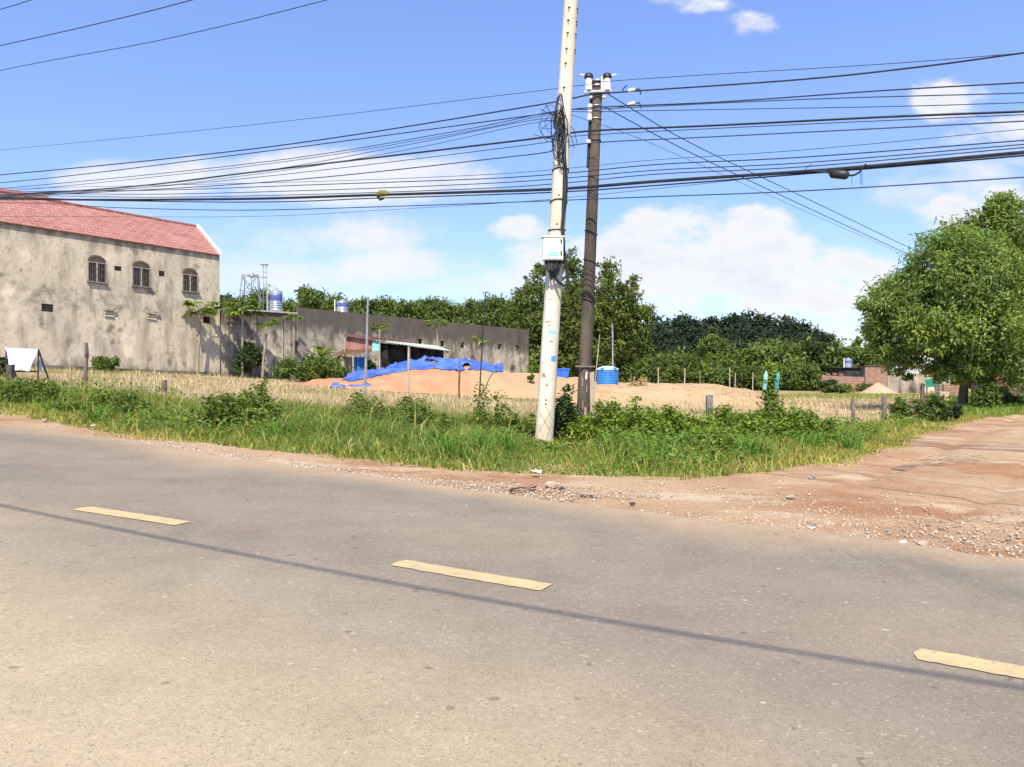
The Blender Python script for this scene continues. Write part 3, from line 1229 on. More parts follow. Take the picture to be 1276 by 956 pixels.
def steel_tank(px, ytop, ybot, Y, wpx, label):
    base = pt(px, ybot, Y)
    o = empty('water_tank', base)
    tag(o, label, 'water tank')
    r = wpx / F * Y / 2
    h = (ybot - ytop) / F * Y
    mb = MB()
    prof = [(r, 0)]
    for k in range(1, 9):
        z = h * .88 * k / 8
        prof += [(r, z - .06), (r * .965, z - .03), (r, z)]
    mb.lathe(prof + [(r * .93, h * .92), (r * .4, h * .985), (.08, h)], 28)
    mb.build('body', M['stainless'], o, True)
    mb = MB()
    mb.lathe([(r * 1.012, h * .48), (r * 1.018, h * .49), (r * 1.018, h * .73), (r * 1.012, h * .74)], 28)
    mb.build('label_band', M['tank_blue'], o, True)
    mb = MB()
    mb.lathe([(r * .25, h * .98), (r * .27, h * 1.0), (r * .27, h * 1.05), (r * .1, h * 1.08)], 16)
    mb.build('lid', M['stainless'], o, True)
    st = MB()
    zb = zgf(base.x) - base.z - .1
    for sx in (-1, 1):
        for sy in (-1, 1):
            st.box(sx * r * .8 - .05, sx * r * .8 + .05, sy * r * .8 - .05, sy * r * .8 + .05, zb, -.08)
    st.box(-r * 1.05, r * 1.05, -r * 1.05, r * 1.05, -.08, -.004)
    st.build('stand', M['steel'], o)
    pp = MB()
    x = -r * 1.3
    pp.tube([(x, -.1, zb), (x, -.1, h * 1.02)], .05, 6)
    pp.build('pipe', M['ceramic'], o)
    return o


steel_tank(344, 361, 387.5, 64.0, 15.5, 'tall stainless water tank with blue band beside the lattice tower')
steel_tank(427, 374, 390, 70.0, 14.5, 'small stainless water tank showing above the middle of the grey wall')

# ------------------------------------------------------------------ sand pile, tarpaulin, sand bank
def crest(px):
    """row of the sand pile's top for a photo column"""
    return float(np.interp(px, [385, 400, 425, 445, 470, 500, 540, 575, 600, 625, 650, 690, 720, 760], [474, 471.5, 470, 469, 462, 454, 449, 449, 452, 459, 463.5, 467, 470, 475]))


YC, YF, YBk = 49.5, 44.5, 55.0
def pile_h(x, y):
    px = CX + x / YC * F
    zc = np.vectorize(lambda p: zpix(crest(p), YC))(px) - zg(x)
    f = np.clip((y - YF) / (YC - YF), 0, 1)
    b = np.clip((YBk - y) / (YBk - YC), 0, 1)
    prof = np.minimum(f, b)
    prof = prof ** .75 * (1.0 - .12 * prof) / .88
    ends = np.clip((px - 378) / 18, 0, 1) * np.clip((764 - px) / 40, 0, 1)
    n = (vnoise(x, y, .9, 12) - .5) * .22 + (vnoise(x, y, 2.6, 13) - .5) * .10
    return zg(x) - .06 + zc * prof * ends + n * np.minimum(1, prof * 3) * ends


px_ = np.linspace(376, 766, 220)
xx = (px_ - CX) / F * YC
yy = np.linspace(YF, YBk, 64)
PX, PY = np.meshgrid(xx, yy, indexing='ij')
pile = link('sand_pile', grid_mesh('sand_pile', PX, PY, pile_h(PX, PY)), M['sand_orange'])
tag(pile, 'long orange sand pile half covered by a blue tarpaulin', 'sand pile')

tpx = np.linspace(438, 627, 260)
tx = (tpx - CX) / F * YC
low = np.interp(tpx, [438, 446, 458, 475, 490, 505, 520, 535, 545, 560, 575, 590, 605, 618, 627], [475, 476, 474, 470, 466.5, 464, 461, 460, 459.5, 461.5, 463, 461, 462, 464, 463.5])
low = low + .35 * np.sin(tpx * .31) + 2.0 * (vnoise(tpx, tpx * 0, .22, 5) - .5)
ts = np.linspace(0, 1, 60)
TX = np.repeat(tx[:, None], len(ts), 1)
# depth of the tarp's ragged front edge: walk down the front face until it reaches the wanted row
yf = np.linspace(YC, YF, 120)
zz = pile_h(np.repeat(tx[:, None], 120, 1), np.repeat(yf[None], len(tx), 0))
rows = HY + (CAMZ - zz) / yf[None] * F
idx = np.array([np.argmax(r > l) if (r > l).any() else 20 for r, l in zip(rows, low)])
yfront = yf[np.maximum(idx, 4)]
yback = 52.2 + .8 * vnoise(tx, tx * 0, .8, 2)
TY = yfront[:, None] * (1 - ts[None]) + yback[:, None] * ts[None]
q1 = TX * .35 + TY * 1.25 + 1.6 * vnoise(TX, TY, .45, 4)
q2 = TX * 1.1 - TY * .75 + 2.2 * vnoise(TX, TY, .35, 9)
wr = (1 - np.abs(np.sin(q1 * 1.5))) ** 3 * .34 * vnoise(TX, TY, .6, 41) + (1 - np.abs(np.sin(q2 * 2.0))) ** 4 * .30 * vnoise(TX, TY, .8, 42) + vnoise(TX, TY, 2.2, 21) * .05 + vnoise(TX, TY, .5, 22) * .12
TZ = pile_h(TX, TY) + .03 + wr * np.clip(ts[None] * 8, .25, 1)
hole_ = np.zeros((len(tpx) - 1, len(ts) - 1), bool)
cpx = tpx[:-1][:, None]
cz = HY + (CAMZ - TZ[:-1, :-1]) / TY[:-1, :-1] * F
hole_ |= (((cpx - 582) / 4.5) ** 2 + ((cz - 457) / 3.4) ** 2 < 1)
hole_ |= (((cpx - 536 - (cz - 449) * 2.5) / 7) ** 2 + ((cz - 450) / 2.0) ** 2 < 1)
tarp = link('tarpaulin', grid_mesh('tarpaulin', TX, TY, TZ, None, ~hole_), M['tarp_blue'])
sol = tarp.modifiers.new('thickness', 'SOLIDIFY')
sol.thickness = .02
tag(tarp, 'creased blue tarpaulin draped over the orange sand pile', 'tarpaulin')
# crumpled end of tarp on the ground at the pile's left foot
def crumple(name, px, py, Y, sx, sy, sz, m, seed, label, cat, group=None):
    c = on(px, Y, py)
    n = 26
    th = np.linspace(0, 2 * np.pi, n, endpoint=False)
    rr = np.linspace(0.02, 1, 12)
    T, RR = np.meshgrid(th, rr, indexing='ij')
    x = RR * np.cos(T) * sx * (.8 + .4 * vnoise(np.cos(T), np.sin(T), 2, seed))
    y = RR * np.sin(T) * sy * (.8 + .4 * vnoise(np.cos(T), np.sin(T), 2, seed + 1))
    z = (1 - RR ** 2) * sz * (.35 + 1.1 * vnoise(x / sx + 5, y / sy + 5, 2.4, seed + 2)) + .03 * sz
    T2 = np.concatenate([x, x[:1]]), np.concatenate([y, y[:1]]), np.concatenate([z, z[:1]])
    o = link(name, grid_mesh(name, *T2), m, None, (c.x, c.y, zgf(c.x) if py is None else c.z))
    s = o.modifiers.new('thickness', 'SOLIDIFY')
    s.thickness = .012
    s.offset = 1
    return tag(o, label, cat, group)


crumple('tarpaulin', 449, None, 45.2, .8, .5, .34, M['tarp_blue'], 3, 'crumpled blue tarpaulin end lying at the left foot of the sand', 'tarpaulin')
crumple('plastic_sheet', 421, None, 44.9, .55, .5, .22, M['tarp_blue'], 8, 'small scrap of blue sheet on the sand left of the pile', 'plastic sheet')

# pale sand bank right of the poles
def bank_h(x, y):
    px = CX + x / y * F
    top = np.interp(px, [675, 700, 745, 790, 850, 900, 940, 962, 985], [473, 471, 474, 474.5, 475, 479, 484, 489, 492])
    zt = CAMZ - (top - HY) / F * 42.0 - zg(x)
    f = np.clip((y - 33.0) / 7.0, 0, 1)
    b = np.clip((51 - y) / 8.0, 0, 1)
    prof = np.minimum(f, b)
    prof = prof * prof * (3 - 2 * prof)
    ends = np.clip((px - 690) / 30, 0, 1) * np.clip((980 - px) / 50, 0, 1)
    n = (vnoise(x, y, .5, 31) - .5) * .55 + (vnoise(x, y, 1.4, 32) - .5) * .28 + (vnoise(x, y, 4, 33) - .5) * .07
    return zg(x) - .09 + np.maximum(0, zt) * prof * ends * .97 + n * .55 * np.clip(prof * 2, 0, 1) * ends


bx_ = np.linspace(1.0, 17.5, 150)
by_ = np.linspace(32.5, 51.2, 110)
PX, PY = np.meshgrid(bx_, by_, indexing='ij')
bank = link('sand_bank', grid_mesh('sand_bank', PX, PY, bank_h(PX, PY)), M['sand_pale'])
tag(bank, 'low uneven bank of pale sand spread behind the two poles', 'sand bank')

# ------------------------------------------------------------------ the patched shed behind the sand pile
YS = 55.0
shed = empty('shed', on(490, YS))
tag(shed, 'patched shed of rusty sheets with black net and pale awning, behind the sand', 'shed')
def corr(p00, p10, p11, p01, n=24, amp=.03, th=.02):
    """corrugated sheet between four corners (near left, near right, far right, far left)"""
    P = [Vector(p) for p in (p00, p10, p11, p01)]
    nrm = (P[1] - P[0]).cross(P[3] - P[0]).normalized()
    m = MB()
    for lay in (0, 1):
        for i in range(n + 1):
            f = i / n
            off = nrm * (amp * (1 if i % 2 else -1) - lay * th)
            m.v.append(tuple(P[0].lerp(P[1], f) + off))
            m.v.append(tuple(P[3].lerp(P[2], f) + off))
    q = 2 * (n + 1)
    for i in range(n):
        a = 2 * i
        m.f.append((a, a + 2, a + 3, a + 1))
        m.f.append((q + a, q + a + 1, q + a + 3, q + a + 2))
        m.f.append((a, q + a, q + a + 2, a + 2))
        m.f.append((a + 1, a + 3, q + a + 3, q + a + 1))
    m.f.append((0, 1, q + 1, q))
    a = 2 * n
    m.f.append((a, q + a, q + a + 1, a + 1))
    return m


def sp(px, py, dy=0):
    return rel(shed, pt(px, py, YS + dy))


corr(sp(429, 418, 0), sp(505, 431, 0), sp(520, 426, 4), sp(428, 415.5, 4), 34, .035).build('roof', M['rust'], shed)
corr(sp(413, 443.5, -1.2), sp(463, 438, -1.0), sp(462, 432, 1.0), sp(432, 433.5, 1.0), 26, .03).build('lean_to_roof', M['rust'], shed)
corr(sp(432, 437, .3), sp(464, 438, .3), sp(464, 424, .3), sp(432, 419.5, .3), 18, .02).build('side_panel', M['red_sheet'], shed)
mb = MB()
mb.add([sp(464, 438, .15), sp(474, 437, .15), sp(474, 424, .15), sp(464, 425, .15)], [(0, 1, 2, 3)])
p_ = mb.build('patch_panel', M['sticker_teal'], shed)
p_.modifiers.new('thickness', 'SOLIDIFY').thickness = .03
corr(sp(479, 426, -2.2), sp(562, 437, -2.2), sp(545, 431, 2.2), sp(482, 424.5, 2.0), 40, .025).build('awning', M['awning'], shed)
# black shade net, hanging in folds
nx, nz = 50, 20
m_ = MB()
for i in range(nx + 1):
    for j in range(nz + 1):
        f, h = i / nx, j / nz
        px = 472 + (553 - 472) * f
        ytop = 427 + 10 * f
        py = ytop + (474 - ytop) * h
        d = .22 * math.sin(f * 31 + 1.5 * math.sin(h * 4 + f * 6)) + .12 * math.sin(h * 9 + f * 13)
        m_.v.append(tuple(sp(px, py, .6 + d)))
for i in range(nx):
    for j in range(nz):
        a = i * (nz + 1) + j
        m_.f.append((a, a + nz + 1, a + nz + 2, a + 1))
n_ = m_.build('shade_net', M['net_black'], shed, True)
n_.modifiers.new('thickness', 'SOLIDIFY').thickness = .02
mb = MB()
for i in range(4):
    x0, x1 = 440 + i * 5, 440 + (i + 1) * 5
    dy = .12 * (-1) ** i
    mb.add([sp(x0, 474, -.3 + dy), sp(x1, 473, -.3 - dy), sp(x1, 444, -.3 - dy * .4), sp(x0, 446, -.3 + dy * .4)], [(0, 1, 2, 3)])
t_ = mb.build('tarp_wall', M['blue_plastic'], shed)
t_.modifiers.new('thickness', 'SOLIDIFY').thickness = .02
mb = MB()
mb.add([sp(431, 473, .2), sp(441, 474, .2), sp(441, 446, .2), sp(431, 444, .2)], [(0, 1, 2, 3)])
q_ = mb.build('door', M['wood_pale'], shed)
q_.modifiers.new('thickness', 'SOLIDIFY').thickness = .04
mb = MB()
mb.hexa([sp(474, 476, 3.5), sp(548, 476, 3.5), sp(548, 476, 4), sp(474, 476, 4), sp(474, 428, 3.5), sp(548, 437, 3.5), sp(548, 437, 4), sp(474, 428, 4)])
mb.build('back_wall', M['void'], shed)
for px, pt_, dy in ((473, 426, -1.9), (510, 430, -2.0), (558, 436, -2.0), (430, 418, .1), (440, 441, -1.0), (552, 433, 1.9)):
    mb = MB()
    a = sp(px, pt_ + 1, dy)
    mb.tube([(a.x, a.y, -.2), tuple(a)], .055, 6)
    mb.build('post', M['wood_pale'], shed)
mb = MB()
for k, (a, b) in enumerate(((474, 506), (500, 540))):
    pts = [sp(a + (b - a) * t, 440 + 10 * t + 14 * math.sin(t * math.pi) * (.5 + .3 * k), -.9) for t in np.linspace(0, 1, 14)]
    mb.tube(pts, .025, 5)
mb.build('rope', M['cable'], shed)

# ------------------------------------------------------------------ blue tanks on the sand
def blue_tank(px, ytop, ybot, Y, wpx, label):
    b = on(px, Y, ybot)
    b.z = float(bank_h(np.array([b.x]), np.array([Y]))[0]) + .02
    o = empty('water_tank', b)
    tag(o, label, 'water tank')
    r = wpx / F * Y / 2
    h = (ybot - ytop) / F * Y
    mb = MB()
    prof = [(r * .96, -.12), (r * .97, 0), (r, .05)]
    for k in range(5):
        z = h * .7 * (k + 1) / 5
        prof += [(r, z - .06), (r * 1.025, z - .035), (r, z)]
    mb.lathe(prof + [(r, h * .78)], 28)
    mb.build('body', M['blue_plastic'], o, True)
    mb = MB()
    mb.lathe([(r * 1.05, h * .775), (r * 1.06, h * .80), (r * 1.05, h * .84), (r * .7, h * .93), (r * .3, h * .985), (.02, h)], 28)
    l_ = mb.build('lid', M['pale_blue'], o, True)
    for s in (-.55, .55):
        mb = MB()
        mb.box(s * r - .09, s * r + .09, -r * .95, -r * .75, h * .80, h * .90)
        mb.build('clip', M['blue_plastic'], l_)
    return o


tk = blue_tank(757, 456.5, 479.5, 41.0, 27, 'round blue water tank with pale lid on the sand right of the poles')
bx0 = on(701, YC, 472)
bx0.z = float(pile_h(np.array([bx0.x]), np.array([YC]))[0]) + .02
bb = empty('storage_crate', bx0)
tag(bb, 'bright blue plastic box sitting on sand between the two poles', 'crate')
mb = MB()
mb.hexa([(-.34, -.24, -.05), (.34, -.24, -.05), (.34, .24, -.05), (-.34, .24, -.05), (-.4, -.3, .47), (.4, -.3, .47), (.4, .3, .47), (-.4, .3, .47)])
M['crate_blue'] = mat('crate_blue', (.03, .12, .62), (.05, .17, .7), 4, .45)
mb.build('body', M['crate_blue'], bb, bevel=.02)
mb = MB()
mb.box(-.43, .43, -.33, -.303, .42, .50)
mb.box(-.43, .43, .303, .33, .42, .50)
mb.box(-.43, -.403, -.303, .303, .42, .50)
mb.box(.403, .43, -.303, .303, .42, .50)
mb.build('rim', M['crate_blue'], bb)

# ------------------------------------------------------------------ the two poles
def lean_pole(px0, py0, px1, py1, Y):
    """axis of a leaning pole at one depth, from two photo points"""
    a, b = pt(px0, py0, Y), pt(px1, py1, Y)
    return a, b


YP, YD = 16.9, 18.3
PA, PB = pt(677, 552, YP), pt(717.5, -95, YP)
PA.z = zgf(PA.x) - .25
wp = empty('utility_pole', (PA.x, PA.y, zgf(PA.x)))
tag(wp, 'tall whitewashed concrete pole with stickers, cream meter box below its cable tangle', 'utility pole')
def wrad(t):
    return .192 + (.135 - .192) * t


def waxis(py):
    """axis point of the white pole at a photo row"""
    z = zpix(py, YP)
    t = (z - PA.z) / (PB.z - PA.z)
    return PA.lerp(PB, t), wrad(t)


mb = MB()
n = 26
mb.tube([rel(wp, PA.lerp(PB, k / n)) for k in range(n + 1)], [wrad(k / n) for k in range(n + 1)], 28)
mb.build('post', M['white_concrete'], wp, True)
AXD = (PB - PA).normalized()


def on_white(py, ang, off=0.003):
    """point on the white pole's skin; ang 0 faces the camera, + to the right"""
    c, r = waxis(py)
    return rel(wp, c + Vector((math.sin(ang), -math.cos(ang), 0)) * (r + off))


def curved_patch(name, y0, y1, a0, a1, m, parent=wp, off=.004):
    g_ = MB()
    na, nr = 8, 6
    for j in range(nr + 1):
        for i in range(na + 1):
            g_.v.append(tuple(on_white(y0 + (y1 - y0) * j / nr, a0 + (a1 - a0) * i / na, off)))
    for j in range(nr):
        for i in range(na):
            a = j * (na + 1) + i
            g_.f.append((a, a + 1, a + na + 2, a + na + 1))
    return g_.build(name, m, parent, True)


def text_on_pole(name, txt, py, ang, px_h, m, rot=0, parent=wp, off=.0055, squash=1.0):
    cu = bpy.data.curves.new('t', 'FONT')
    cu.body = txt
    cu.align_x = 'CENTER'
    cu.align_y = 'CENTER'
    cu.size = px_h / F * YP * 1.4
    ob = bpy.data.objects.new('t', cu)
    COL.objects.link(ob)
    dg = bpy.context.evaluated_depsgraph_get()
    me = bpy.data.meshes.new_from_object(ob.evaluated_get(dg))
    bpy.data.objects.remove(ob)
    bpy.data.curves.remove(cu)
    cr, sr = math.cos(rot), math.sin(rot)
    for v in me.vertices:
        x, y = v.co.x * squash, v.co.y
        x, y = x * cr - y * sr, x * sr + y * cr
        row = py - y / YP * F
        _, r = waxis(row)
        v.co = on_white(row, ang + x / r, off)
    me.materials.clear()
    return link(name, me, m, parent)


def scribble(py, ang, w, h, m, parent, seed):
    """one line of handwriting too small to read: a wavering pen stroke on the pole's skin"""
    rr = random.Random(seed)
    k = 18
    mb = MB()
    for i in range(k + 1):
        y = py + h * (.5 if i % 2 else -.5) * rr.uniform(.4, 1)
        a = ang + w * (i / k - .5)
        mb.v += [tuple(on_white(y - .28, a, .008)), tuple(on_white(y + .28, a, .008))]
    for i in range(k):
        mb.f.append((2 * i, 2 * i + 1, 2 * i + 3, 2 * i + 2))
    return mb.build('handwriting', m, parent)


# papers, stickers and stencils up the pole
pp1 = curved_patch('paper_notice', 372, 401, -.80, .05, M['paper'])
scribble(374, -.38, .62, 1.3, M['ink'], pp1, 1)
text_on_pole('notice_text', '/', 379, -.40, 5.5, M['ink'], parent=pp1, off=.008)
scribble(401.8, -.40, .66, 2.0, M['ink'], wp, 2)
scribble(406, -.25, .40, 2.6, M['ink'], wp, 3)
pp2 = curved_patch('sticker', 412, 416.5, -.35, .55, M['sticker_teal'])
pp2b = curved_patch('sticker', 416.7, 421, -.35, .50, M['pale_blue'])
scribble(414.2, .05, .6, 1.6, M['paper'], pp2, 4)
pp3 = curved_patch('paper_notice', 427, 451, -.95, .12, M['paper'])
scribble(430, -.42, .62, 1.3, M['ink_brown'], pp3, 5)
text_on_pole('notice_text', '/', 435.5, -.44, 6, M['sticker_blue'], parent=pp3, off=.008, rot=-.2)
curved_patch('sticker', 444, 450.5, .18, .80, M['sticker_blue'])
curved_patch('red_label', 425.2, 426.6, -.05, .25, M['ink_brown'])
text_on_pole('stencil', '06.', 467.5, -.50, 5.2, M['ink'], parent=wp, squash=.62)
# crossed scratches near the foot
for a0, y0, a1, y1 in ((-.75, 514, .55, 535), (.60, 511, -.65, 537), (-.1, 505, .75, 522), (-.7, 528, -.1, 545), (.1, 548, .7, 528)):
    mb = MB()
    k = 9
    for i in range(k + 1):
        f = i / k
        for s in (-.5, .5):
            mb.v.append(tuple(on_white(y0 + (y1 - y0) * f + s * 1.3, a0 + (a1 - a0) * f, .003)))
    for i in range(k):
        mb.f.append((2 * i, 2 * i + 1, 2 * i + 3, 2 * i + 2))
    mb.build('scratch', M['ink_brown'], wp)
# step sockets up the shaft: two columns
for py in (13, 29, 44.5, 64, 82, 112):
    for ang in ((-.25, 1.15) if py < 80 else (-.25,)):
        mb = MB()
        mb.bar(on_white(py, ang - .16, .003), on_white(py, ang + .16, .003), .035, .02)
        mb.build('step_socket', M['ink'], wp)
        mb = MB()
        mb.bar(on_white(py + 4, ang - .05, .003), on_white(py + 4, ang + .05, .003), .03, .035)
        mb.build('bolt_hole', M['ink'], wp)
for py in (245, 281, 480, 498, 503):
    mb = MB()
    mb.tube([on_white(py, -.1, -.02), on_white(py, -.1, .008)], .018, 8)
    mb.build('bolt_hole', M['ink'], wp)
# steel straps and loops of wire round the shaft
for py, tilt in ((287.5, 0), (307, 0), (213, .5), (252, .6), (300, .7)):
    mb = MB()
    pts = []
    for k in range(25):
        a = -math.pi + 2 * math.pi * k / 24
        pts.append(on_white(py + tilt * 9 * (1 - math.cos(a)) * .5 - (0 if not tilt else 2), a, .008))
    mb.tube(pts, .014, 5)
    mb.build('strap', M['cable'], wp, True)

# thick supply cable that runs down the shaft to the meter box
mb = MB()
pts = []
for py, ang in ((170, .15), (185, .1), (200, .25), (215, .45), (228, .55), (240, .62), (255, .6), (272, .55), (286, .5), (300, .75), (315, .95), (329, .8)):
    pts.append(on_white(py, ang, .03))
mb.tube(pts, [.045] * 4 + [.055] * 3 + [.035] * 5, 8)
mb.build('supply_cable', M['cable'], wp, True)

# cable tangle: many slack loops strapped to the left face
for k in range(18):
    r_ = random.Random(40 + k)
    c, r = waxis(r_.uniform(148, 185))
    ctr = rel(wp, c) + Vector((-r * r_.uniform(.1, 1.0), -r - r_.uniform(.02, .10), 0))
    w_, h_ = r_.uniform(.04, .13), r_.uniform(.18, .46)
    if k % 5 == 0:
        w_, h_ = r_.uniform(.16, .26), r_.uniform(.2, .32)
        ctr.x -= .12
    ph = r_.uniform(0, 6)
    pts = []
    for i in range(27):
        a = 2 * math.pi * i / 24 + ph
        wob = 1 + .16 * math.sin(3 * a + k)
        pts.append(ctr + Vector((math.cos(a) * w_ * wob, .05 * math.sin(2 * a + k), math.sin(a) * h_ * wob)))
    mb = MB()
    mb.tube(pts, r_.uniform(.004, .008) if k % 5 == 0 else r_.uniform(.007, .013), 5)
    mb.build('cable_loop', M['cable_blue'] if k % 3 == 0 else M['cable'], wp, True)
for k, (py, a0, dx, dz) in enumerate(((150, -.8, -.25, .28), (146, -.9, -.35, .12), (176, -.9, -.45, .1), (170, .6, .12, -.3), (160, .8, .14, -.36), (158, .3, .05, -.5))):
    mb = MB()
    p = on_white(py, a0, .03)
    mb.tube([p, p + Vector((dx * .5, -.05, dz * .2)), p + Vector((dx, -.03, dz))], .008, 5)
    mb.build('cable_end', M['cable'], wp, True)

# meter box: its own thing, hung on the pole
bc = pt(688, 328, YP, -.34)
mbx = empty('meter_box', bc)
tag(mbx, 'cream electric meter box with teal sticker hung on the whitewashed pole', 'meter box')
k = (YP - .34) / F
bw, bh = 25 * k, 28.5 * k
mb = MB()
mb.box(-bw / 2, bw / 2, -.12, .13, 0, bh)
mb.build('case', M['box_white'], mbx, bevel=.012)
mb = MB()
mb.box(-bw / 2 + .012, bw / 2 - .012, -.142, -.123, .015, bh - .012)
dr = mb.build('door', M['box_white'], mbx, bevel=.005)
for z in (.10, .34):
    mb = MB()
    mb.box(bw / 2 - .06, bw / 2 - .03, -.165, -.144, z, z + .075)
    mb.build('latch', M['black_plastic'], dr)
mb = MB()
mb.box(-bw / 2 + .05, -bw / 2 + .058, -.147, -.1435, .17, .29)
mb.build('hinge', M['frame_grey'], dr)
mb = MB()
mb.box(-.12, .11, -.1455, -.1430, .03, .16)
stc = mb.build('sticker', M['sticker_teal'], dr)
mb = MB()
mb.box(-.115, .105, -.148, -.1458, .035, .075)
mb.build('sticker_strip', M['pale_blue'], stc)
mb = MB()
for i in range(15):
    x, z = -.10 + .19 * i / 14, .118 + (.014 if i % 2 else -.014) * random.Random(i).uniform(.5, 1)
    mb.v += [(x, -.1475, z - .004), (x, -.1475, z + .004)]
for i in range(14):
    mb.f.append((2 * i, 2 * i + 1, 2 * i + 3, 2 * i + 2))
mb.build('handwriting', M['paper'], stc)
mb = MB()
mb.box(-bw / 2 - .02, bw / 2 + .02, -.16, .14, bh + .001, bh + .022)
mb.build('hood', M['box_white'], mbx)
for j in range(13):
    r_ = random.Random(j)
    x = -.14 + .30 * j / 12
    e = Vector((.02 + r_.uniform(-.08, .08), .02, -.30 - r_.uniform(0, .08)))
    mb = MB()
    mb.tube([(x, -.03 + r_.uniform(-.05, .05), .005), (x + r_.uniform(-.04, .04), -.08, -.12 - r_.uniform(0, .08)), (e.x * .6 + x * .4, -.05, -.23), tuple(e)], .016, 6)
    mb.build('cable', M['cable'], mbx, True)
for s in (-1, 1):
    mb = MB()
    mb.bar((s * (bw / 2 - .03), .0, 0), (s * .1, .1, -.28), .022)
    mb.build('bracket_arm', M['box_white'] if s < 0 else M['black_plastic'], mbx)
mb = MB()
mb.tube([(.02, .02, -.32), (.10, -.02, -.42), (.22, .02, -.50), (.30, .12, -.46), (.30, .18, -.2), (.24, .16, .2)], .03, 7)
mb.build('conduit', M['cable'], mbx, True)

# dark weathered pole
DA, DB = pt(725, 548, YD), pt(744.5, 101, YD)
DA.z = zgf(DA.x) - .25
dp = empty('utility_pole', (DA.x, DA.y, zgf(DA.x)))
tag(dp, 'shorter dark weathered concrete pole with white insulators on top', 'utility pole')
def daxis(py):
    z = zpix(py, YD)
    t = (z - DA.z) / (DB.z - DA.z)
    return DA.lerp(DB, t), .158 + (.118 - .158) * t


mb = MB()
mb.tube([rel(dp, DA.lerp(DB, k / 26)) for k in range(27)], [.158 + (.118 - .158) * k / 26 for k in range(27)], 12)
mb.build('post', M['dark_concrete'], dp, True)
def on_dark(py, ang, off=.004):
    c, r = daxis(py)
    return rel(dp, c + Vector((math.sin(ang), -math.cos(ang), 0)) * (r + off))


def at_dark(dx, dy, py):
    c, _ = daxis(py)
    return rel(dp, c) + Vector((dx, dy, 0))


# crossarm plate and the two big insulators
mb = MB()
mb.bar(at_dark(-.30, -.17, 118), at_dark(.30, -.17, 116.5), .07, .05)
ca = mb.build('crossarm', M['steel'], dp)
for dx in (-.20, .21):
    b = at_dark(dx, -.17, 116)
    mb = MB()
    mb.lathe([(.075, 0.0), (.085, .04), (.07, .07), (.08, .12), (.068, .16), (.075, .24), (.06, .27)], 16, b)
    ins = mb.build('insulator', M['ceramic'], ca, True)
    mb = MB()
    mb.lathe([(.06, .271), (.10, .275), (.10, .33), (.07, .37), (.03, .385)], 16, b)
    mb.build('insulator_cap', M['black_plastic'], ins, True)
    mb = MB()
    s = 1 if dx > 0 else -1
    mb.tube([b + Vector((s * .08, 0, .33)), b + Vector((s * .20, 0, .35))], .018, 6)
    mb.build('pin', M['ceramic'], ins)
for dx in (.085, .125):
    mb = MB()
    mb.box(*[c for ab in zip(at_dark(dx - .014, -.17, 116), at_dark(dx + .014, -.13, 98)) for c in ab])
    mb.build('steel_strip', M['trim_white'], dp)
for py in (102, 108, 116, 122, 133, 139, 149, 176):
    c, r = daxis(py)
    mb = MB()
    pts = [on_dark(py, -math.pi + 2 * math.pi * k / 16, .012) for k in range(17)]
    mb.tube(pts, .02 if py < 120 else .012, 5)
    mb.build('strap', M['steel'] if py < 150 else M['dark_steel'], dp, True)
for py, s in ((122, 1), (134, 1), (140, 1), (146, 1), (149.5, 1), (178, 1), (122, -1)):
    b = at_dark(-s * .15, -.10, py)
    mb = MB()
    mb.lathe([(.03, -.05), (.055, -.035), (.05, 0), (.055, .03), (.03, .045)], 12, b)
    mb.build('spool_insulator', M['ceramic'], dp, True)
mb = MB()
mb.tube([on_dark(py, -1.25, .02) for py in np.linspace(112, 210, 14)], [.03] * 14, 6)
mb.build('down_cable', M['cable'], dp, True)
for py in (290, 326, 371, 375):
    mb = MB()
    mb.tube([on_dark(py + 3 * math.sin(-math.pi + 2 * math.pi * k / 16), -math.pi + 2 * math.pi * k / 16, .006) for k in range(17)], .012, 5)
    mb.build('wire_tie', M['cable'], dp, True)
# horizontal slat nailed low across the pole
mb = MB()
mb.bar(on_dark(456.5, 0, .02) + Vector((-.24, 0, 0)), on_dark(457, 0, .02) + Vector((.20, 0, 0)), .03, .035)
mb.build('nailed_slat', M['wood'], dp)
for j, (py, a, w_, h_) in enumerate(((468, .15, .25, 9), (476, -.4, .12, 10), (470, -.55, .1, 6), (484, .25, .1, 9), (512, .2, .3, 10), (505, -.2, .1, 12), (520, .35, .15, 8))):
    g_ = MB()
    for r_ in range(7):
        for c_ in range(5):
            k2 = .5 + .5 * vnoise(r_ * .7, c_ * .9, 1, j)
            g_.v.append(tuple(on_dark(py - h_ / 2 + h_ * r_ / 6, a + w_ * (c_ / 4 - .5) * float(k2) * 1.3, .004)))
    for r_ in range(6):
        for c_ in range(4):
            a_ = r_ * 5 + c_
            g_.f.append((a_, a_ + 1, a_ + 6, a_ + 5))
    g_.build('torn_paper', M['paper'] if j == 0 else M['stone'], dp, True)
# strip board that leans on the pole's right side
sb = on(737, 18.05)
bd = empty('board', sb)
tag(bd, 'narrow pale plank leaning against the right side of the dark pole', 'board')
mb = MB()
mb.hexa([rel(bd, pt(735.5, 530, 18.05)), rel(bd, pt(741, 530, 18.05)), rel(bd, pt(741, 530, 18.09)), rel(bd, pt(735.5, 530, 18.09)),
         rel(bd, pt(735, 464, 18.05)), rel(bd, pt(740.5, 463, 18.05)), rel(bd, pt(740.5, 463, 18.09)), rel(bd, pt(735, 464, 18.09))])
mb.build('plank', M['wood_pale'], bd)

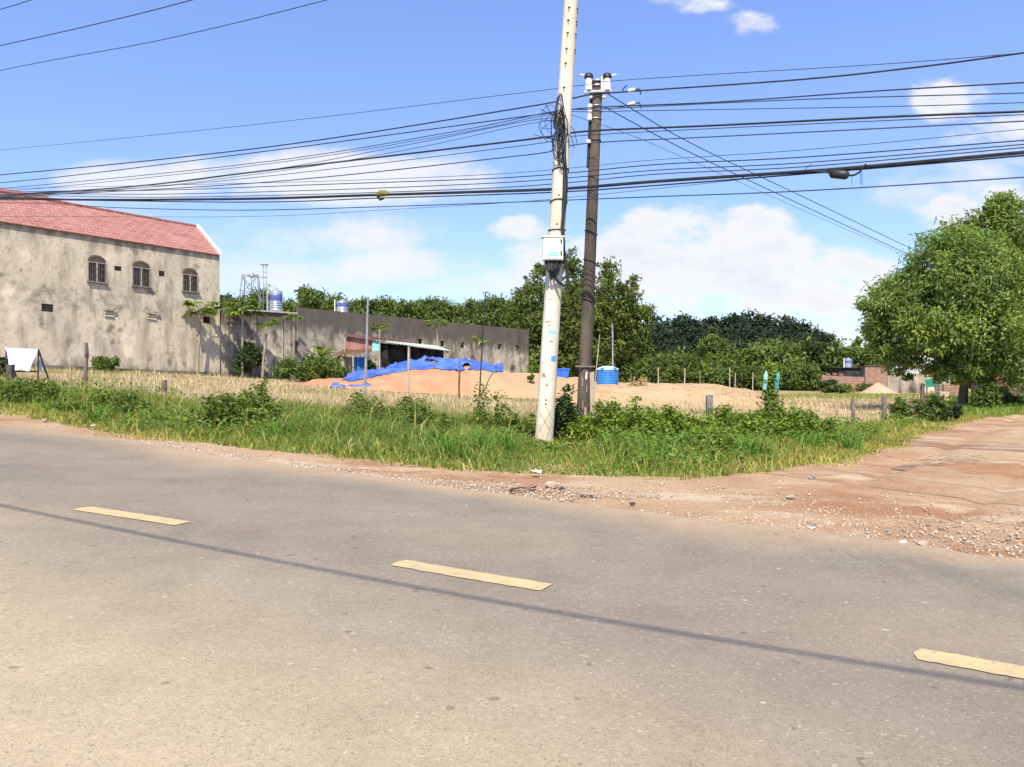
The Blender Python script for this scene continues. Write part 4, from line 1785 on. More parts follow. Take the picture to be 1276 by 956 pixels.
# ------------------------------------------------------------------ wires along the line of poles
LX, LY = .88, -.47
def wire_pt(px, py, dy=-.28):
    """photo point -> point in the upright plane of the pole line"""
    u = (px - CX) / F
    X0, Y0 = .85, 17.25 + dy
    Y = (.47 * X0 + .88 * Y0) / (.47 * u + .88)
    return Vector((u * Y, Y, zpix(py, Y)))


def spline(pts, n=10):
    """smooth curve through points"""
    P = [Vector(p) for p in pts]
    P = [P[0] * 2 - P[1]] + P + [P[-1] * 2 - P[-2]]
    out = []
    for i in range(1, len(P) - 2):
        a, b, c, d = P[i - 1:i + 3]
        for k in range(n):
            t = k / n
            out.append(.5 * ((2 * b) + (c - a) * t + (2 * a - 5 * b + 4 * c - d) * t * t + (3 * b - 3 * c + d - a) * t ** 3))
    out.append(P[-2])
    return out


def wire(pts3, r, m, label, group='wires strung along the poles', ends=(12, 12), name='overhead_wire', cat='wire'):
    pts = spline(pts3, 8)
    if ends[0]:
        d = (pts[0] - pts[1]).normalized()
        pts = [pts[0] + d * ends[0] + Vector((0, 0, .1))] + pts
    if ends[1]:
        d = (pts[-1] - pts[-2]).normalized()
        pts = pts + [pts[-1] + d * ends[1] + Vector((0, 0, .1))]
    mb = MB()
    mb.tube(pts, r, 6)
    o = mb.build(name, m, None, True)
    return tag(o, label, cat, group)


K, B_ = M['cable'], M['cable_blue']
WIRES = [
    # points in photo pixels, radius, material, label, depth offset
    ([(-250, 88), (0, 12), (42, -1), (420, -125)], .013, K, 'short black wire crossing only the extreme top corner of the sky, left', -.1),
    ([(-250, 112), (0, 57), (120, 30), (243, -1), (560, -90)], .014, K, 'thick black wire climbing across the top left sky, between a short and a long one', 0),
    ([(-250, 145), (0, 88), (200, 50), (411, -1), (718, -85)], .012, B_, 'long blue-black wire climbing out of the top left sky, lowest of the three there', .1),
    ([(-250, 208), (0, 187), (320, 155), (640, 117), (735, 105), (763, 101), (900, 92), (1100, 80), (1276, 66), (1500, 46)], .007, B_, 'hair-thin blue wire passing behind the very top of the dark pole', .6),
    ([(-250, 236), (0, 218), (320, 185), (640, 136), (735, 118), (760, 116), (800, 113), (1000, 99), (1150, 83), (1276, 66), (1500, 36)], .015, K, 'black wire tied to the insulators at the top of the dark pole', .45),
    ([(-250, 244), (0, 228), (320, 190), (640, 147), (690, 140), (740, 134), (900, 127), (1100, 113), (1276, 103), (1500, 90)], .012, K, 'black wire with a white clamp, second below the dark pole top', .42),
    ([(-250, 252), (0, 235), (320, 203), (560, 165), (690, 139), (745, 136), (1000, 124), (1276, 116), (1500, 108)], .010, B_, 'blue-black wire running just under the white-clamped wire from the tangle', .40),
    ([(-250, 255), (0, 239), (320, 206), (560, 168), (690, 142), (755, 139), (1100, 133), (1276, 128), (1500, 122)], .008, B_, 'thin blue wire leaving the tangle, lowest of the three at its top', .38),
    ([(-250, 258), (100, 238), (320, 214), (500, 182), (640, 154), (692, 146)], .008, B_, 'thin wire ending in the top of the tangle from the left', -.12),
    ([(-250, 258), (100, 240), (320, 217), (500, 188), (640, 158), (692, 149)], .007, B_, 'thinnest wire ending halfway down the tangle from the left', -.14),
    ([(-250, 256), (0, 243), (160, 233), (320, 214), (640, 176), (692, 169), (740, 163), (900, 156), (1100, 146), (1276, 139), (1500, 130)], .020, K, 'thick black cable crossing both poles at the tangle foot, thickest of the upper band', .3),
    ([(-250, 258), (100, 239), (320, 221), (640, 183), (692, 174), (740, 168), (1000, 155), (1276, 143), (1500, 133)], .008, K, 'thin wire hugging the underside of the thick tangle-foot cable', .28),
    ([(-250, 260), (0, 246), (320, 228), (640, 195), (692, 186), (740, 178), (900, 170), (1276, 151), (1500, 138)], .012, B_, 'blue-black wire below the tangle, lowest tied to the dark pole spool', .26),
    ([(-250, 248), (0, 236), (200, 231), (400, 226), (600, 218), (705, 210), (820, 199), (1000, 187), (1276, 161), (1500, 138)], .006, B_, 'hair-thin blue wire, topmost of the lower band across both poles', 0),
    ([(-250, 252), (0, 240), (200, 237), (400, 230), (600, 223), (705, 216), (820, 205), (1000, 196), (1276, 175), (1500, 158)], .010, K, 'second black wire of the lower band across both poles', -.02),
    ([(-250, 255), (0, 243), (200, 242), (400, 237), (600, 229), (705, 222), (820, 212), (1000, 203), (1276, 180), (1500, 162)], .009, K, 'third black wire of the lower band across both poles', -.04),
    ([(-250, 256), (0, 245), (200, 246), (400, 242), (600, 235), (705, 228), (820, 217), (1000, 208), (1276, 184), (1500, 166)], .010, B_, 'fourth blue-black wire, just over the fattest cable of the lower band', -.06),
    ([(-250, 250), (0, 247), (100, 249), (300, 248), (470, 243), (600, 239), (705, 235), (820, 226), (1000, 214), (1100, 206), (1276, 190), (1500, 170)], .030, K, 'fattest black cable bundle, carrying a splice box on the right', -.10),
    ([(-250, 252), (0, 249), (300, 252), (470, 247), (600, 243), (705, 239), (820, 231), (1000, 217), (1276, 194), (1500, 173)], .013, K, 'black wire slung tight beneath the fattest cable bundle', -.08),
    ([(-250, 262), (0, 253), (150, 259), (300, 262), (466, 258), (640, 252), (820, 245), (1000, 238), (1276, 221), (1500, 205)], .011, B_, 'single blue-black wire, lowest clear across both poles', -.04),
    ([(-250, 272), (0, 270), (300, 270), (491, 261), (640, 252), (700, 247), (820, 235), (940, 222)], .005, B_, 'hair-thin wire sagging lowest of all over the red roof', -.02),
]
for pts, r, m, lab, dy in WIRES:
    wire([wire_pt(x, y, dy - .28) for x, y in pts], r, m, lab, ends=(14, 12) if pts[-1][0] > 1300 or pts[0][1] < 150 else (14, 0))

# service drops from the dark pole to a house hidden behind the right tree
for pts, r, lab in (([(757, 117, 18.2), (860, 178, 21), (1000, 245, 26), (1142, 313, 33)], .012, 'upper black wire slanting down from the dark pole to the right tree'),
                    ([(752, 133, 18.2), (860, 190, 21), (1000, 256, 26), (1134, 318, 33)], .012, 'lower black wire slanting down from the dark pole to the right tree'),
                    ([(700, 139, 17.0), (790, 170, 19.5), (860, 200, 22), (1000, 262, 27), (1138, 322, 34)], .006, 'hair-thin wire slanting from the white pole down to the right tree')):
    wire([pt(x, y, Y) for x, y, Y in pts], r, B_, lab, 'service wires slanting down to the right', (0, 0))

# wires on the camera's side of the road: they hang above and behind and throw the shadow on the lane
def shadow_wire(pxa, pxb, h, r, label):
    a, b = np.array(at(*pxa)), np.array(at(*pxb))
    k = h / SUN_DIR.z
    P = []
    d = (b - a)
    for t in ((-3.5, -1.5, 0, .5, 1, 2.0, 3.0) if h > 7 else (-.28, 0, .5, 1, 2, 3)):
        q = a + d * t
        P.append(Vector((q[0], q[1], zgf(q[0]))) + SUN_DIR * k + Vector((0, 0, .012 * (t - .5) ** 2)))
    return wire(P, r, K, label, 'wires over the near side of the road', (0, 0))


shadow_wire((60, 642), (1276, 858), 7.2, .018, 'thick cable high over the near lane whose shadow crosses the road')
shadow_wire((1010, 596), (1276, 628), 6.2, .019, 'thin wire high over the near side, shading the dirt by the road')
shadow_wire((1062, 588), (1276, 611), 6.2, .016, 'thinner wire high over the near side, shading the dirt farther in')

# things that hang on the wires
c = wire_pt(1046, 217.5, -.42)
sx = empty('splice_box', c, math.atan2(LY, LX))
tag(sx, 'black torpedo-shaped splice box hanging under the fattest cable', 'splice box')
mb = MB()
mb.tube([(-.17, 0, .05), (-.15, 0, .048), (-.12, 0, .03), (.10, 0, -.02), (.14, 0, -.03), (.16, 0, -.035)], [.02, .055, .08, .08, .06, .02], 12)
mb.build('body', M['black_plastic'], sx, True)
mb = MB()
mb.tube([(.15, 0, -.035), (.24, 0, -.04), (.32, 0, 0), (.37, 0, .08), (.43, 0, .13)], .018, 7)
mb.build('cable_tail', K, sx, True)
mb = MB()
mb.tube([(-.17, 0, .05), (-.27, 0, .08), (-.40, 0, .10)], .018, 7)
mb.tube([(-.62, 0, .10), (-.53, 0, .19), (-.46, 0, .24)], .006, 5)
mb.build('cable_lead', K, sx, True)
for x in (.20, .34, .36):
    mb = MB()
    mb.tube([(x, 0, -.03 if x < .3 else .05), (x + .003, .01, -.22)], .004, 4)
    mb.build('tie_tail', K, sx)
c = wire_pt(476, 243, -.40)
jx = empty('cable_junction', c, math.atan2(LY, LX))
tag(jx, 'olive brown lump of old bindings on the lower wires left of the poles', 'cable junction')
mb = MB()
mb.tube([(-.17, 0, 0), (-.10, 0, .02), (0, 0, .04), (.10, 0, .03), (.16, 0, .0)], [.03, .06, .075, .07, .03], 9)
mb.build('binding', mat('olive_binding', (.13, .10, .05), (.22, .20, .05), 9, .9, bump=.8, bscale=30), jx, True)
mb = MB()
mb.tube([(-.12, 0, -.03), (-.05, 0, -.10), (.03, 0, -.08)], .035, 7)
mb.build('clamp', M['black_plastic'], jx, True)
for px, py, lab in ((787, 113.5, 'pale clamp on the topmost wire right of the dark pole top'), (787, 130.5, 'pale clamp on the second wire right of the dark pole top')):
    c = wire_pt(px, py, .16)
    o = empty('wire_clamp', c, math.atan2(LY, LX))
    tag(o, lab, 'wire clamp', 'clamps on the wires')
    mb = MB()
    mb.tube([(-.07, 0, 0), (-.05, 0, .015), (.05, 0, .02), (.08, 0, .005)], [.02, .035, .035, .015], 8)
    mb.build('body', M['ceramic'], o, True)
    mb = MB()
    mb.tube([(-.05, 0, .0), (-.16, 0, .0), (-.20, 0, .06), (-.15, 0, .10), (-.09, 0, .13)] if py < 120 else [(-.05, 0, 0), (-.2, 0, -.01), (-.3, 0, .01)], .012, 5)
    mb.build('wire_tail', K, o, True)
    mb = MB()
    mb.tube([(.07, 0, .01), (.17, 0, .015), (.185, 0, -.06), (.20, 0, -.10)], .014, 5)
    mb.build('hook', K, o, True)

# ------------------------------------------------------------------ vegetation builders
def leaf_quads(cen, axis, nrm, L_, W_, fold=.25):
    """one four-cornered leaf per row, folded a little along its midrib"""
    side = np.cross(axis, nrm)
    side /= np.linalg.norm(side, axis=1, keepdims=True) + 1e-9
    up = np.cross(side, axis)
    L_, W_ = np.reshape(L_, (-1, 1)), np.reshape(W_, (-1, 1))
    base = cen - axis * L_ * .5
    tip = cen + axis * L_ * .5 - up * L_ * .12
    lft = cen - axis * L_ * .05 + side * W_ * .5 + up * W_ * fold
    rgt = cen - axis * L_ * .05 - side * W_ * .5 + up * W_ * fold
    v = np.stack([base, rgt, tip, lft], 1).reshape(-1, 3)
    n = len(cen)
    q = np.arange(n)[:, None] * 4
    f = np.concatenate([q + [[0, 1, 2]], q + [[0, 2, 3]]], 0)
    return v, f


def unit(a):
    return a / (np.linalg.norm(a, axis=1, keepdims=True) + 1e-9)


def crown(name, blobs, n, leaf, seed, per=34, droop=.35, spread=.16, core=.5, light=(.65, 1.35), twig_r=None):
    """leaf clumps scattered through ellipsoids (x, y, z, rx, ry, rz, weight)"""
    r = np.random.default_rng(seed)
    B = np.array([b[:6] for b in blobs], float)
    w = np.array([b[6] if len(b) > 6 else b[3] * b[5] for b in blobs], float)
    w /= w.sum()
    nc = max(4, n // per)
    bi = r.choice(len(B), nc, p=w)
    d = unit(r.normal(size=(nc, 3)))
    rad = core + (1.02 - core) * r.random(nc) ** .6
    rad *= 1 + np.clip(.14 * r.normal(size=nc), -.3, .22)
    cc = B[bi, :3] + d * B[bi, 3:6] * rad[:, None]
    cs = spread * B[bi, 3:6].mean(1) * (.6 + .9 * r.random(nc))
    ctint = light[0] + (light[1] - light[0]) * r.random(nc)
    chue = r.normal(size=nc) * .10
    ci = np.repeat(np.arange(nc), per)
    m = len(ci)
    off = np.clip(r.normal(size=(m, 3)), -1.7, 1.7) * cs[ci, None] * np.array([1, 1, .75])
    p = cc[ci] + off
    outw = unit(p - B[bi[ci], :3])
    ax = unit(outw * .5 + r.normal(size=(m, 3)) * .75 + np.array([0, 0, -droop]))
    nm = unit(r.normal(size=(m, 3)) * .6 + outw * .45 + np.array([0, 0, .8]))
    L_ = leaf[0] * (.6 + .8 * r.random(m))
    v, f = leaf_quads(p, ax, nm, L_, leaf[1] * (.7 + .6 * r.random(m)))
    t = ctint[ci] * (.75 + .5 * r.random(m))
    h = chue[ci] + r.normal(size=m) * .06
    tint = np.stack([t * (1 + h * .9), t * (1 + h * .2), t * (1 - h)], 1)
    tint = np.repeat(np.clip(tint, .1, 2.5), 4, 0)
    return np_mesh(name, v, f, tint), cc


def trunk_mesh(H, r0, limbs, seed, bend=.15, z0=-.2):
    """tapered trunk to height H with limbs to the given points"""
    rr = random.Random(seed)
    mb = MB()
    pts = [(0, 0, z0)]
    for k in range(1, 7):
        f = k / 6
        pts.append((rr.uniform(-bend, bend) * f, rr.uniform(-bend, bend) * f, H * f))
    mb.tube(pts, [r0 * 1.25] + [r0 * (1 - .62 * k / 6) for k in range(1, 7)], 9)
    for q in limbs:
        f = rr.uniform(.35, .95)
        k = f * 6
        a = Vector(pts[int(k)]).lerp(Vector(pts[min(6, int(k) + 1)]), k - int(k))
        b = Vector(q)
        mid = a.lerp(b, .5) + Vector((rr.uniform(-.1, .1), rr.uniform(-.1, .1), .08)) * (b - a).length
        mb.tube(spline([a, mid, b], 4), [r0 * .42 * (1 - .8 * i / 8) for i in range(9)], 6, False)
    return mb


def make_tree(name, loc, label, cat, blobs, n, leaf, lm, seed, H, r0, bark='bark', group=None, rz=0, sc=1, **kw):
    t = empty(name, loc, rz)
    tag(t, label, cat, group)
    me, cc = crown('crown', blobs, n, leaf, seed, **kw)
    link('crown', me, M[lm], t)
    rr = np.random.default_rng(seed + 1)
    sel = cc[rr.choice(len(cc), min(len(cc), 16), replace=False)]
    trunk_mesh(H, r0, [tuple(c) for c in sel], seed).build('trunk', M[bark], t, True)
    t.scale = (sc, sc, sc)
    return t


def copy_thing(o, loc, rz, sc, label=None, sz=None):
    c = o.copy()
    COL.objects.link(c)
    c.location = loc
    c.rotation_euler = (0, 0, rz)
    c.scale = (sc, sc, sz or sc)
    if label:
        c['label'] = label
    for ch in list(o.children):
        k = ch.copy()
        COL.objects.link(k)
        k.parent = c
        for g_ in list(ch.children):
            d = g_.copy()
            COL.objects.link(d)
            d.parent = k
    return c


# ------------------------------------------------------------------ big tree right, and the taller one behind it
def px_blobs(root, Y, items):
    out = []
    for px, py, rx, ry, dy in items:
        p = pt(px, py, Y, dy)
        q = p - Vector(root)
        out.append((q.x, q.y, q.z, rx / F * Y, (rx + ry) / 2 / F * Y * 1.05, ry / F * Y))
    return out


YT1 = 34.0
r1 = on(1200, YT1)
items = [(1112, 386, 32, 24, -.4), (1104, 412, 24, 20, .5), (1092, 378, 16, 14, .2), (1140, 358, 28, 26, .8), (1168, 326, 28, 28, 0), (1196, 304, 26, 26, .3), (1196, 352, 46, 38, -1.2),
         (1144, 404, 36, 28, -1.0), (1118, 442, 22, 16, .2), (1206, 408, 48, 34, -1.3), (1162, 436, 30, 18, .3), (1244, 372, 40, 40, 0), (1224, 440, 40, 20, -.6),
         (1268, 414, 36, 34, .5), (1180, 385, 44, 40, 1.0), (1228, 326, 32, 32, .8), (1290, 370, 34, 40, 0), (1256, 450, 24, 16, .2), (1190, 462, 20, 12, -.8), (1140, 462, 16, 11, .2), (1248, 466, 28, 15, -.3), (1278, 458, 24, 20, 0), (1166, 462, 18, 11, -.5), (1100, 440, 14, 12, 0)]
t1 = make_tree('broadleaf_tree', r1, 'big dense broadleaf tree leaning over the field edge beside the dirt road', 'tree', px_blobs(r1, YT1, items), 70000, (.195, .078), 'leaf', 11,
               3.2, .21, per=90, spread=.25, core=.72, droop=.5, light=(.75, 1.5))
YT2 = 40.0
r2 = on(1262, YT2)
items = [(1238, 266, 25, 20, 0), (1250, 294, 30, 28, 0), (1222, 290, 24, 20, .5), (1268, 330, 30, 34, 0), (1240, 325, 34, 32, .6), (1290, 390, 40, 50, 0), (1242, 252, 18, 12, 0)]
make_tree('broadleaf_tree', r2, 'taller olive-topped tree rising behind the big dense one, right edge', 'tree', px_blobs(r2, YT2, items), 30000, (.21, .082), 'leaf', 12,
          7.0, .24, per=80, spread=.26, core=.7, light=(.7, 1.45))

# ------------------------------------------------------------------ clump of tall trees behind the poles
def stack_blobs(w, h, seed, z0=.12):
    """blobs for a tall, rather conical crown of half width w and height h"""
    rr = random.Random(seed)
    out = []
    for k in range(13):
        f = k / 12
        wid = w * (1 - .58 * f ** 3.2) * (.55 + .45 * min(1, f * 4 + .3))
        for s in range(3 if f < .75 else 1):
            a = rr.uniform(0, 6.28)
            d = wid * (.55 if f < .85 else .1) * rr.uniform(.6, 1)
            out.append((math.cos(a) * d, math.sin(a) * d, h * (z0 + (.96 - z0) * f), wid * rr.uniform(.42, .6), wid * rr.uniform(.42, .6), h * .105))
    return out


M['leaf_clump'] = leaf_mat('leaf_clump_green', (.120, .160, .036), .36)
YCL = 81.0
S_ = YCL / F
clump = [(676, 334, 44, 'left shoulder tree of the tall clump behind the poles'), (712, 318, 46, 'tallest tree of the clump, directly behind the poles'),
         (758, 330, 48, 'right broad tree of the tall clump behind the poles'), (788, 350, 28, 'slim tree at the right end of the tall clump'), (736, 354, 40, 'lower middle tree filling the tall clump behind the dark pole'),
         (655, 352, 26, 'short tree at the left end of the tall clump beside the wall')]
for k, (px, top, hw, lab) in enumerate(clump):
    Y = YCL + (0, 3, -1, 1, -3, 4)[k]
    b = on(px, Y)
    h = zpix(top, Y) - b.z
    make_tree('tall_tree', b, lab, 'tree', stack_blobs(hw / F * Y, h, 30 + k), int(9000 + 130 * hw), (.42, .17), 'leaf_clump', 50 + k, h * .8, .2,
              group='tall clump behind the poles', per=26, spread=.26, core=.45, light=(.55, 1.45))

# ------------------------------------------------------------------ plantation row behind the wall
def round_blobs(w, h, seed, z0=.45, n=9):
    rr = random.Random(seed)
    out = []
    for k in range(n):
        a, d = rr.uniform(0, 6.28), rr.uniform(.1, .6)
        out.append((math.cos(a) * w * d, math.sin(a) * w * d, h * (z0 + (.90 - z0) * rr.random()), w * rr.uniform(.35, .55), w * rr.uniform(.35, .55), h * rr.uniform(.10, .17)))
    out.append((0, 0, h * .9, w * .4, w * .4, h * .1))
    return out


protos = []
LAB_R = 'round-topped green tree in the long plantation row behind the grey wall'
for k in range(4):
    protos.append(make_tree('plantation_tree', (0, 0, 0), LAB_R, 'tree', round_blobs(3.4, 11, 60 + k, .3), 5200, (.55, .24), 'leaf_rubber', 70 + k, 9, .16, 'bark_pale',
                            group='plantation trees behind the wall', per=24, spread=.30, core=.4, light=(.5, 1.5)))
row = [(262, 362), (284, 366), (302, 372), (322, 364), (345, 372), (380, 356), (398, 362), (416, 372), (362, 372), (446, 373), (462, 372), (480, 375), (500, 371), (518, 376), (536, 372),
       (553, 377), (570, 376), (588, 372), (606, 375), (622, 373), (640, 376), (656, 380)]
for k, (px, top) in enumerate(row):
    Y = 118 + 10 * math.sin(k * 2.4)
    b = on(px, Y)
    h = zpix(top, Y) - b.z
    s = h / 11.2
    p = protos[k % 4]
    if k < 4:
        p.location, p.rotation_euler, p.scale = b, (0, 0, k * 1.3), (s * .9, s * .9, s)
    else:
        copy_thing(p, b, k * 1.7, s * .9, None, s)
# second, farther line closing the gaps
for k in range(16):
    px = 260 + k * 26.5 + 6 * math.sin(k * 3.1)
    Y = 150 + 6 * math.sin(k * 1.9)
    b = on(px, Y)
    s = (zpix(381 + 4 * math.sin(k * 1.3), Y) - b.z) / 11.2
    copy_thing(protos[(k + 1) % 4], b, k * 2.1, s, None, s)

# ------------------------------------------------------------------ dark wood on the far rise
protos = []
LAB_F = 'dark blue-green tree of the distant wood on the far rise'
for k in range(3):
    protos.append(make_tree('forest_tree', (0, 0, 0), LAB_F, 'tree', round_blobs(6.5, 15, 80 + k, .12, 16), 6000, (.95, .5), 'leaf_far', 90 + k, 12, .3,
                            group='trees of the distant dark wood', per=22, spread=.30, core=.4, light=(.6, 1.4)))
far = []
for k in range(34):
    px = 790 + 232 * ((k * .618) % 1)
    far.append((px, k))
for k, (px, q) in enumerate(sorted(far)):
    top = float(np.interp(px, [780, 815, 850, 880, 925, 960, 990, 1010, 1024], [402, 398, 394, 395, 391, 396, 400, 408, 422]))
    row_ = q % 3
    top += (0, 16, 34)[row_] + 4 * math.sin(q * 2.3)
    Y = (196, 184, 172)[row_]
    b = on(px, Y)
    s = (zpix(top, Y) - b.z) / 15.3
    if k < 3:
        protos[k].location, protos[k].scale = b, (s, s, s)
    else:
        copy_thing(protos[k % 3], b, k * 1.9, s)

# ------------------------------------------------------------------ lighter shrubs and small trees in front of the wood
SHR = 'bushy green shrub in the hedge-like belt below the dark wood'
protos = []
for k in range(3):
    protos.append(make_tree('shrub', (0, 0, 0), SHR, 'shrub', [(random.Random(k * 9 + i).uniform(-1, 1), random.Random(k * 7 + i + 50).uniform(-.8, .8), .5 + 1.5 * random.Random(k * 5 + i + 99).random(), .9, .9, .65)
                            for i in range(9)], 4200, (.36, .15), 'leaf_rubber', 110 + k, 1.4, .05, group='belt of shrubs below the wood', per=24, spread=.3, core=.3, light=(.6, 1.5)))
k = 0
for px, top in ((792, 446), (808, 450), (824, 447), (838, 440), (852, 447), (866, 440), (900, 448), (915, 446), (930, 436), (944, 434), (958, 430), (972, 432), (986, 431), (1000, 436), (1012, 444),
                (800, 458), (830, 458), (860, 459), (890, 458), (920, 459), (950, 456), (980, 456), (1005, 456), (1040, 436), (1052, 438), (1075, 440), (1012, 428), (1030, 432)):
    Y = 84 + 4 * math.sin(k * 2.7) if top < 450 else 77
    b = on(px, Y)
    s = (zpix(top, Y) - b.z) / 2.5
    if k < 3:
        protos[k].location, protos[k].scale = b, (s, s, s)
    else:
        copy_thing(protos[k % 3], b, k * 1.3, s * (1.0 if s > .8 else 1.2), None, s)
    k += 1
Y = 86
b = on(890, Y)
h = zpix(410, Y) - b.z
make_tree('broadleaf_tree', b, 'single rounded bright tree standing in front of the dark wood', 'tree', stack_blobs(27 / F * Y, h, 5, .25), 8000, (.40, .16), 'leaf_rubber', 130, h * .7, .12, per=24, spread=.26, light=(.7, 1.5))
b = on(1022, 80)
h = zpix(428, 80) - b.z
make_tree('broadleaf_tree', b, 'small dark rounded tree just left of the brick shed', 'tree', round_blobs(2.0, h, 17, .35, 8), 5000, (.30, .14), 'leaf_dark', 131, h * .7, .1, per=24, spread=.3)
b = on(1068, 90)
h = zpix(422, 90) - b.z
make_tree('broadleaf_tree', b, 'pale green tree behind the brick shed, left of the big tree', 'tree', stack_blobs(1.6, h, 19, .15), 4500, (.36, .16), 'leaf', 133, h * .7, .1, per=24, spread=.3)
b = on(1095, 95)
h = zpix(430, 95) - b.z
make_tree('broadleaf_tree', b, 'leafy tree directly behind the brick gable under the big crown', 'tree', round_blobs(3.2, h, 23, .2, 10), 6000, (.40, .17), 'leaf_rubber', 134, h * .7, .1, per=24, spread=.3)
for k, (px, top, Y) in enumerate(((1185, 440, 74), (1240, 446, 62), (1268, 440, 66))):
    b = on(px, Y)
    h = zpix(top, Y) - b.z
    make_tree('broadleaf_tree', b, ('backing tree seen under the big crown, left of its trunk', 'backing tree seen between the big trunk and the far house', 'backing tree over the far house at the right edge')[k], 'tree',
              round_blobs(2.4, h, 40 + k, .2, 10), 4500, (.34, .15), 'leaf_rubber', 140 + k, h * .6, .1, per=24, spread=.3, light=(.5, 1.1))


# ------------------------------------------------------------------ papaya, banana
def blade_leaf(mb, root, tip_dir, length, width, arch, n=8):
    """long arched leaf with a fold along its rib"""
    d = Vector(tip_dir)
    side = d.cross(Vector((0, 0, 1))).normalized()
    base = len(mb.v)
    for i in range(n + 1):
        f = i / n
        p = Vector(root) + d * length * f + Vector((0, 0, -arch * length * f * f))
        w = width * math.sin(math.pi * min(1, .12 + .88 * f)) ** .7 * (1 if f < 1 else .1) * .5
        for s, dz in ((-1, .25), (0, 0), (1, .25)):
            mb.v.append(tuple(p + side * s * w + Vector((0, 0, dz * w))))
    for i in range(n):
        a = base + i * 3
        mb.f.append((a, a + 1, a + 4, a + 3))
        mb.f.append((a + 1, a + 2, a + 5, a + 4))


def tint_all(o, lo, hi, seed, per):
    me = o.data
    a = me.attributes.new('tint', 'FLOAT_COLOR', 'POINT')
    r = np.random.default_rng(seed)
    n = len(me.vertices)
    k = np.repeat(lo + (hi - lo) * r.random(n // per + 1), per)[:n]
    c = np.stack([k, k, k, np.ones(n)], 1).astype(np.float32)
    a.data.foreach_set('color', c.ravel())


def papaya(px, base_py, top_py, Y, spread, label, seed, n=15, lean=0):
    b = on(px, Y)
    o = empty('papaya_tree', b)
    tag(o, label, 'papaya tree', 'papaya trees along the walls')
    rr = random.Random(seed)
    H = zpix(top_py, Y) - b.z
    R_ = spread / F * Y
    top = Vector((lean, 0, H))
    mb = MB()
    mb.tube([(0, 0, -.1), (lean * .2, 0, H * .35), (lean * .6, .02, H * .7), tuple(top)], [.10, .085, .07, .055], 9)
    mb.build('trunk', M['bark_pale'], o, True)
    lv, st = MB(), MB()
    for k in range(n):
        az, el = 2.4 * k + rr.uniform(-.3, .3), rr.uniform(-.25, .75)
        d = Vector((math.cos(az) * math.cos(el), math.sin(az) * math.cos(el), math.sin(el)))
        L_ = R_ * rr.uniform(.55, .95)
        e = top + d * L_ + Vector((0, 0, .05))
        st.tube([top, top.lerp(e, .5) + Vector((0, 0, .07 * R_)), e], .013, 4)
        for j in range(7):                              # seven fingers of the palmate leaf
            a2 = az + (j - 3) * .62
            dd = Vector((math.cos(a2), math.sin(a2), rr.uniform(-.35, .05) + .25 * d.z)).normalized()
            blade_leaf(lv, e, dd, R_ * .48 * (1 - .09 * abs(j - 3)), R_ * .20, .35, 4)
    l_ = lv.build('crown', M['leaf_bright'], o)
    tint_all(l_, .55, 1.25, seed, 15 * 7)
    st.build('leaf_stalk', M['leaf_bright'], l_)
    tint_all(l_.children[0], .9, 1.1, seed, 12)
    return o


papaya(246, 466, 388, 53.2, 21, 'papaya tree with full crown against the right end of the beige building', 1, 22, .25)
papaya(302, 468, 386, 54.6, 24, 'papaya tree with wide flat crown reaching the top of the lower wall', 2, 22)
papaya(327, 466, 406, 55, 15, 'thin stemmed papaya with small crown left of the big bush', 3, 12, .35)
papaya(366, 466, 396, 57.5, 12, 'half hidden papaya behind the big green bush', 4, 10)
papaya(473, 466, 410, 58.5, 13, 'papaya tree standing behind the rusty shed roof', 5, 13)
papaya(545, 466, 405, 66, 14, 'papaya tree rising behind the pale awning with its crown at the wall top', 6, 14)
papaya(597, 466, 424, 60, 11, 'slim papaya in front of the high wall right of the tarpaulin', 7, 12)
# papaya fruit would be hidden; banana plants next
def banana(px, Y, top_py, label, n=9, seed=0, mat_='leaf_bright', wide=.45):
    b = on(px, Y)
    o = empty('banana_plant', b)
    tag(o, label, 'banana plant')
    H = zpix(top_py, Y) - b.z
    rr = random.Random(seed)
    mb = MB()
    mb.tube([(0, 0, -.1), (0, 0, H * .3), (.02, 0, H * .52)], [.13, .11, .07], 9)
    mb.build('stem', M['leaf_bright'], o, True)
    tint_all(o.children[0], .6, .7, 1, 9)
    lv = MB()
    for k in range(n):
        az = 2.4 * k + rr.uniform(-.3, .3)
        el = rr.uniform(.5, 1.25)
        d = Vector((math.cos(az) * math.cos(el), math.sin(az) * math.cos(el), math.sin(el)))
        blade_leaf(lv, (0, 0, H * .48), d, H * rr.uniform(.5, .75), wide, .45 + .3 * rr.random(), 8)
    l_ = lv.build('leaf', M[mat_], o)
    l_.name = 'crown'
    tint_all(l_, .6, 1.3, seed, 27)


banana(874, 80, 426, 'banana plant with raised leaves beside the single bright tree', 10, 1, 'leaf_bright', .5)
banana(1066, 88, 434, 'banana plant with pale leaves behind the brick shed', 8, 2, 'leaf_bright', .6)
banana(401, 55.5, 412, 'ragged banana plant against the high wall above the big bush', 8, 3, 'leaf_bright', .45)
banana(418, 55.5, 428, 'drooping yellow-green banana plant touching the shed roof', 9, 4, 'leaf_bright', .4)


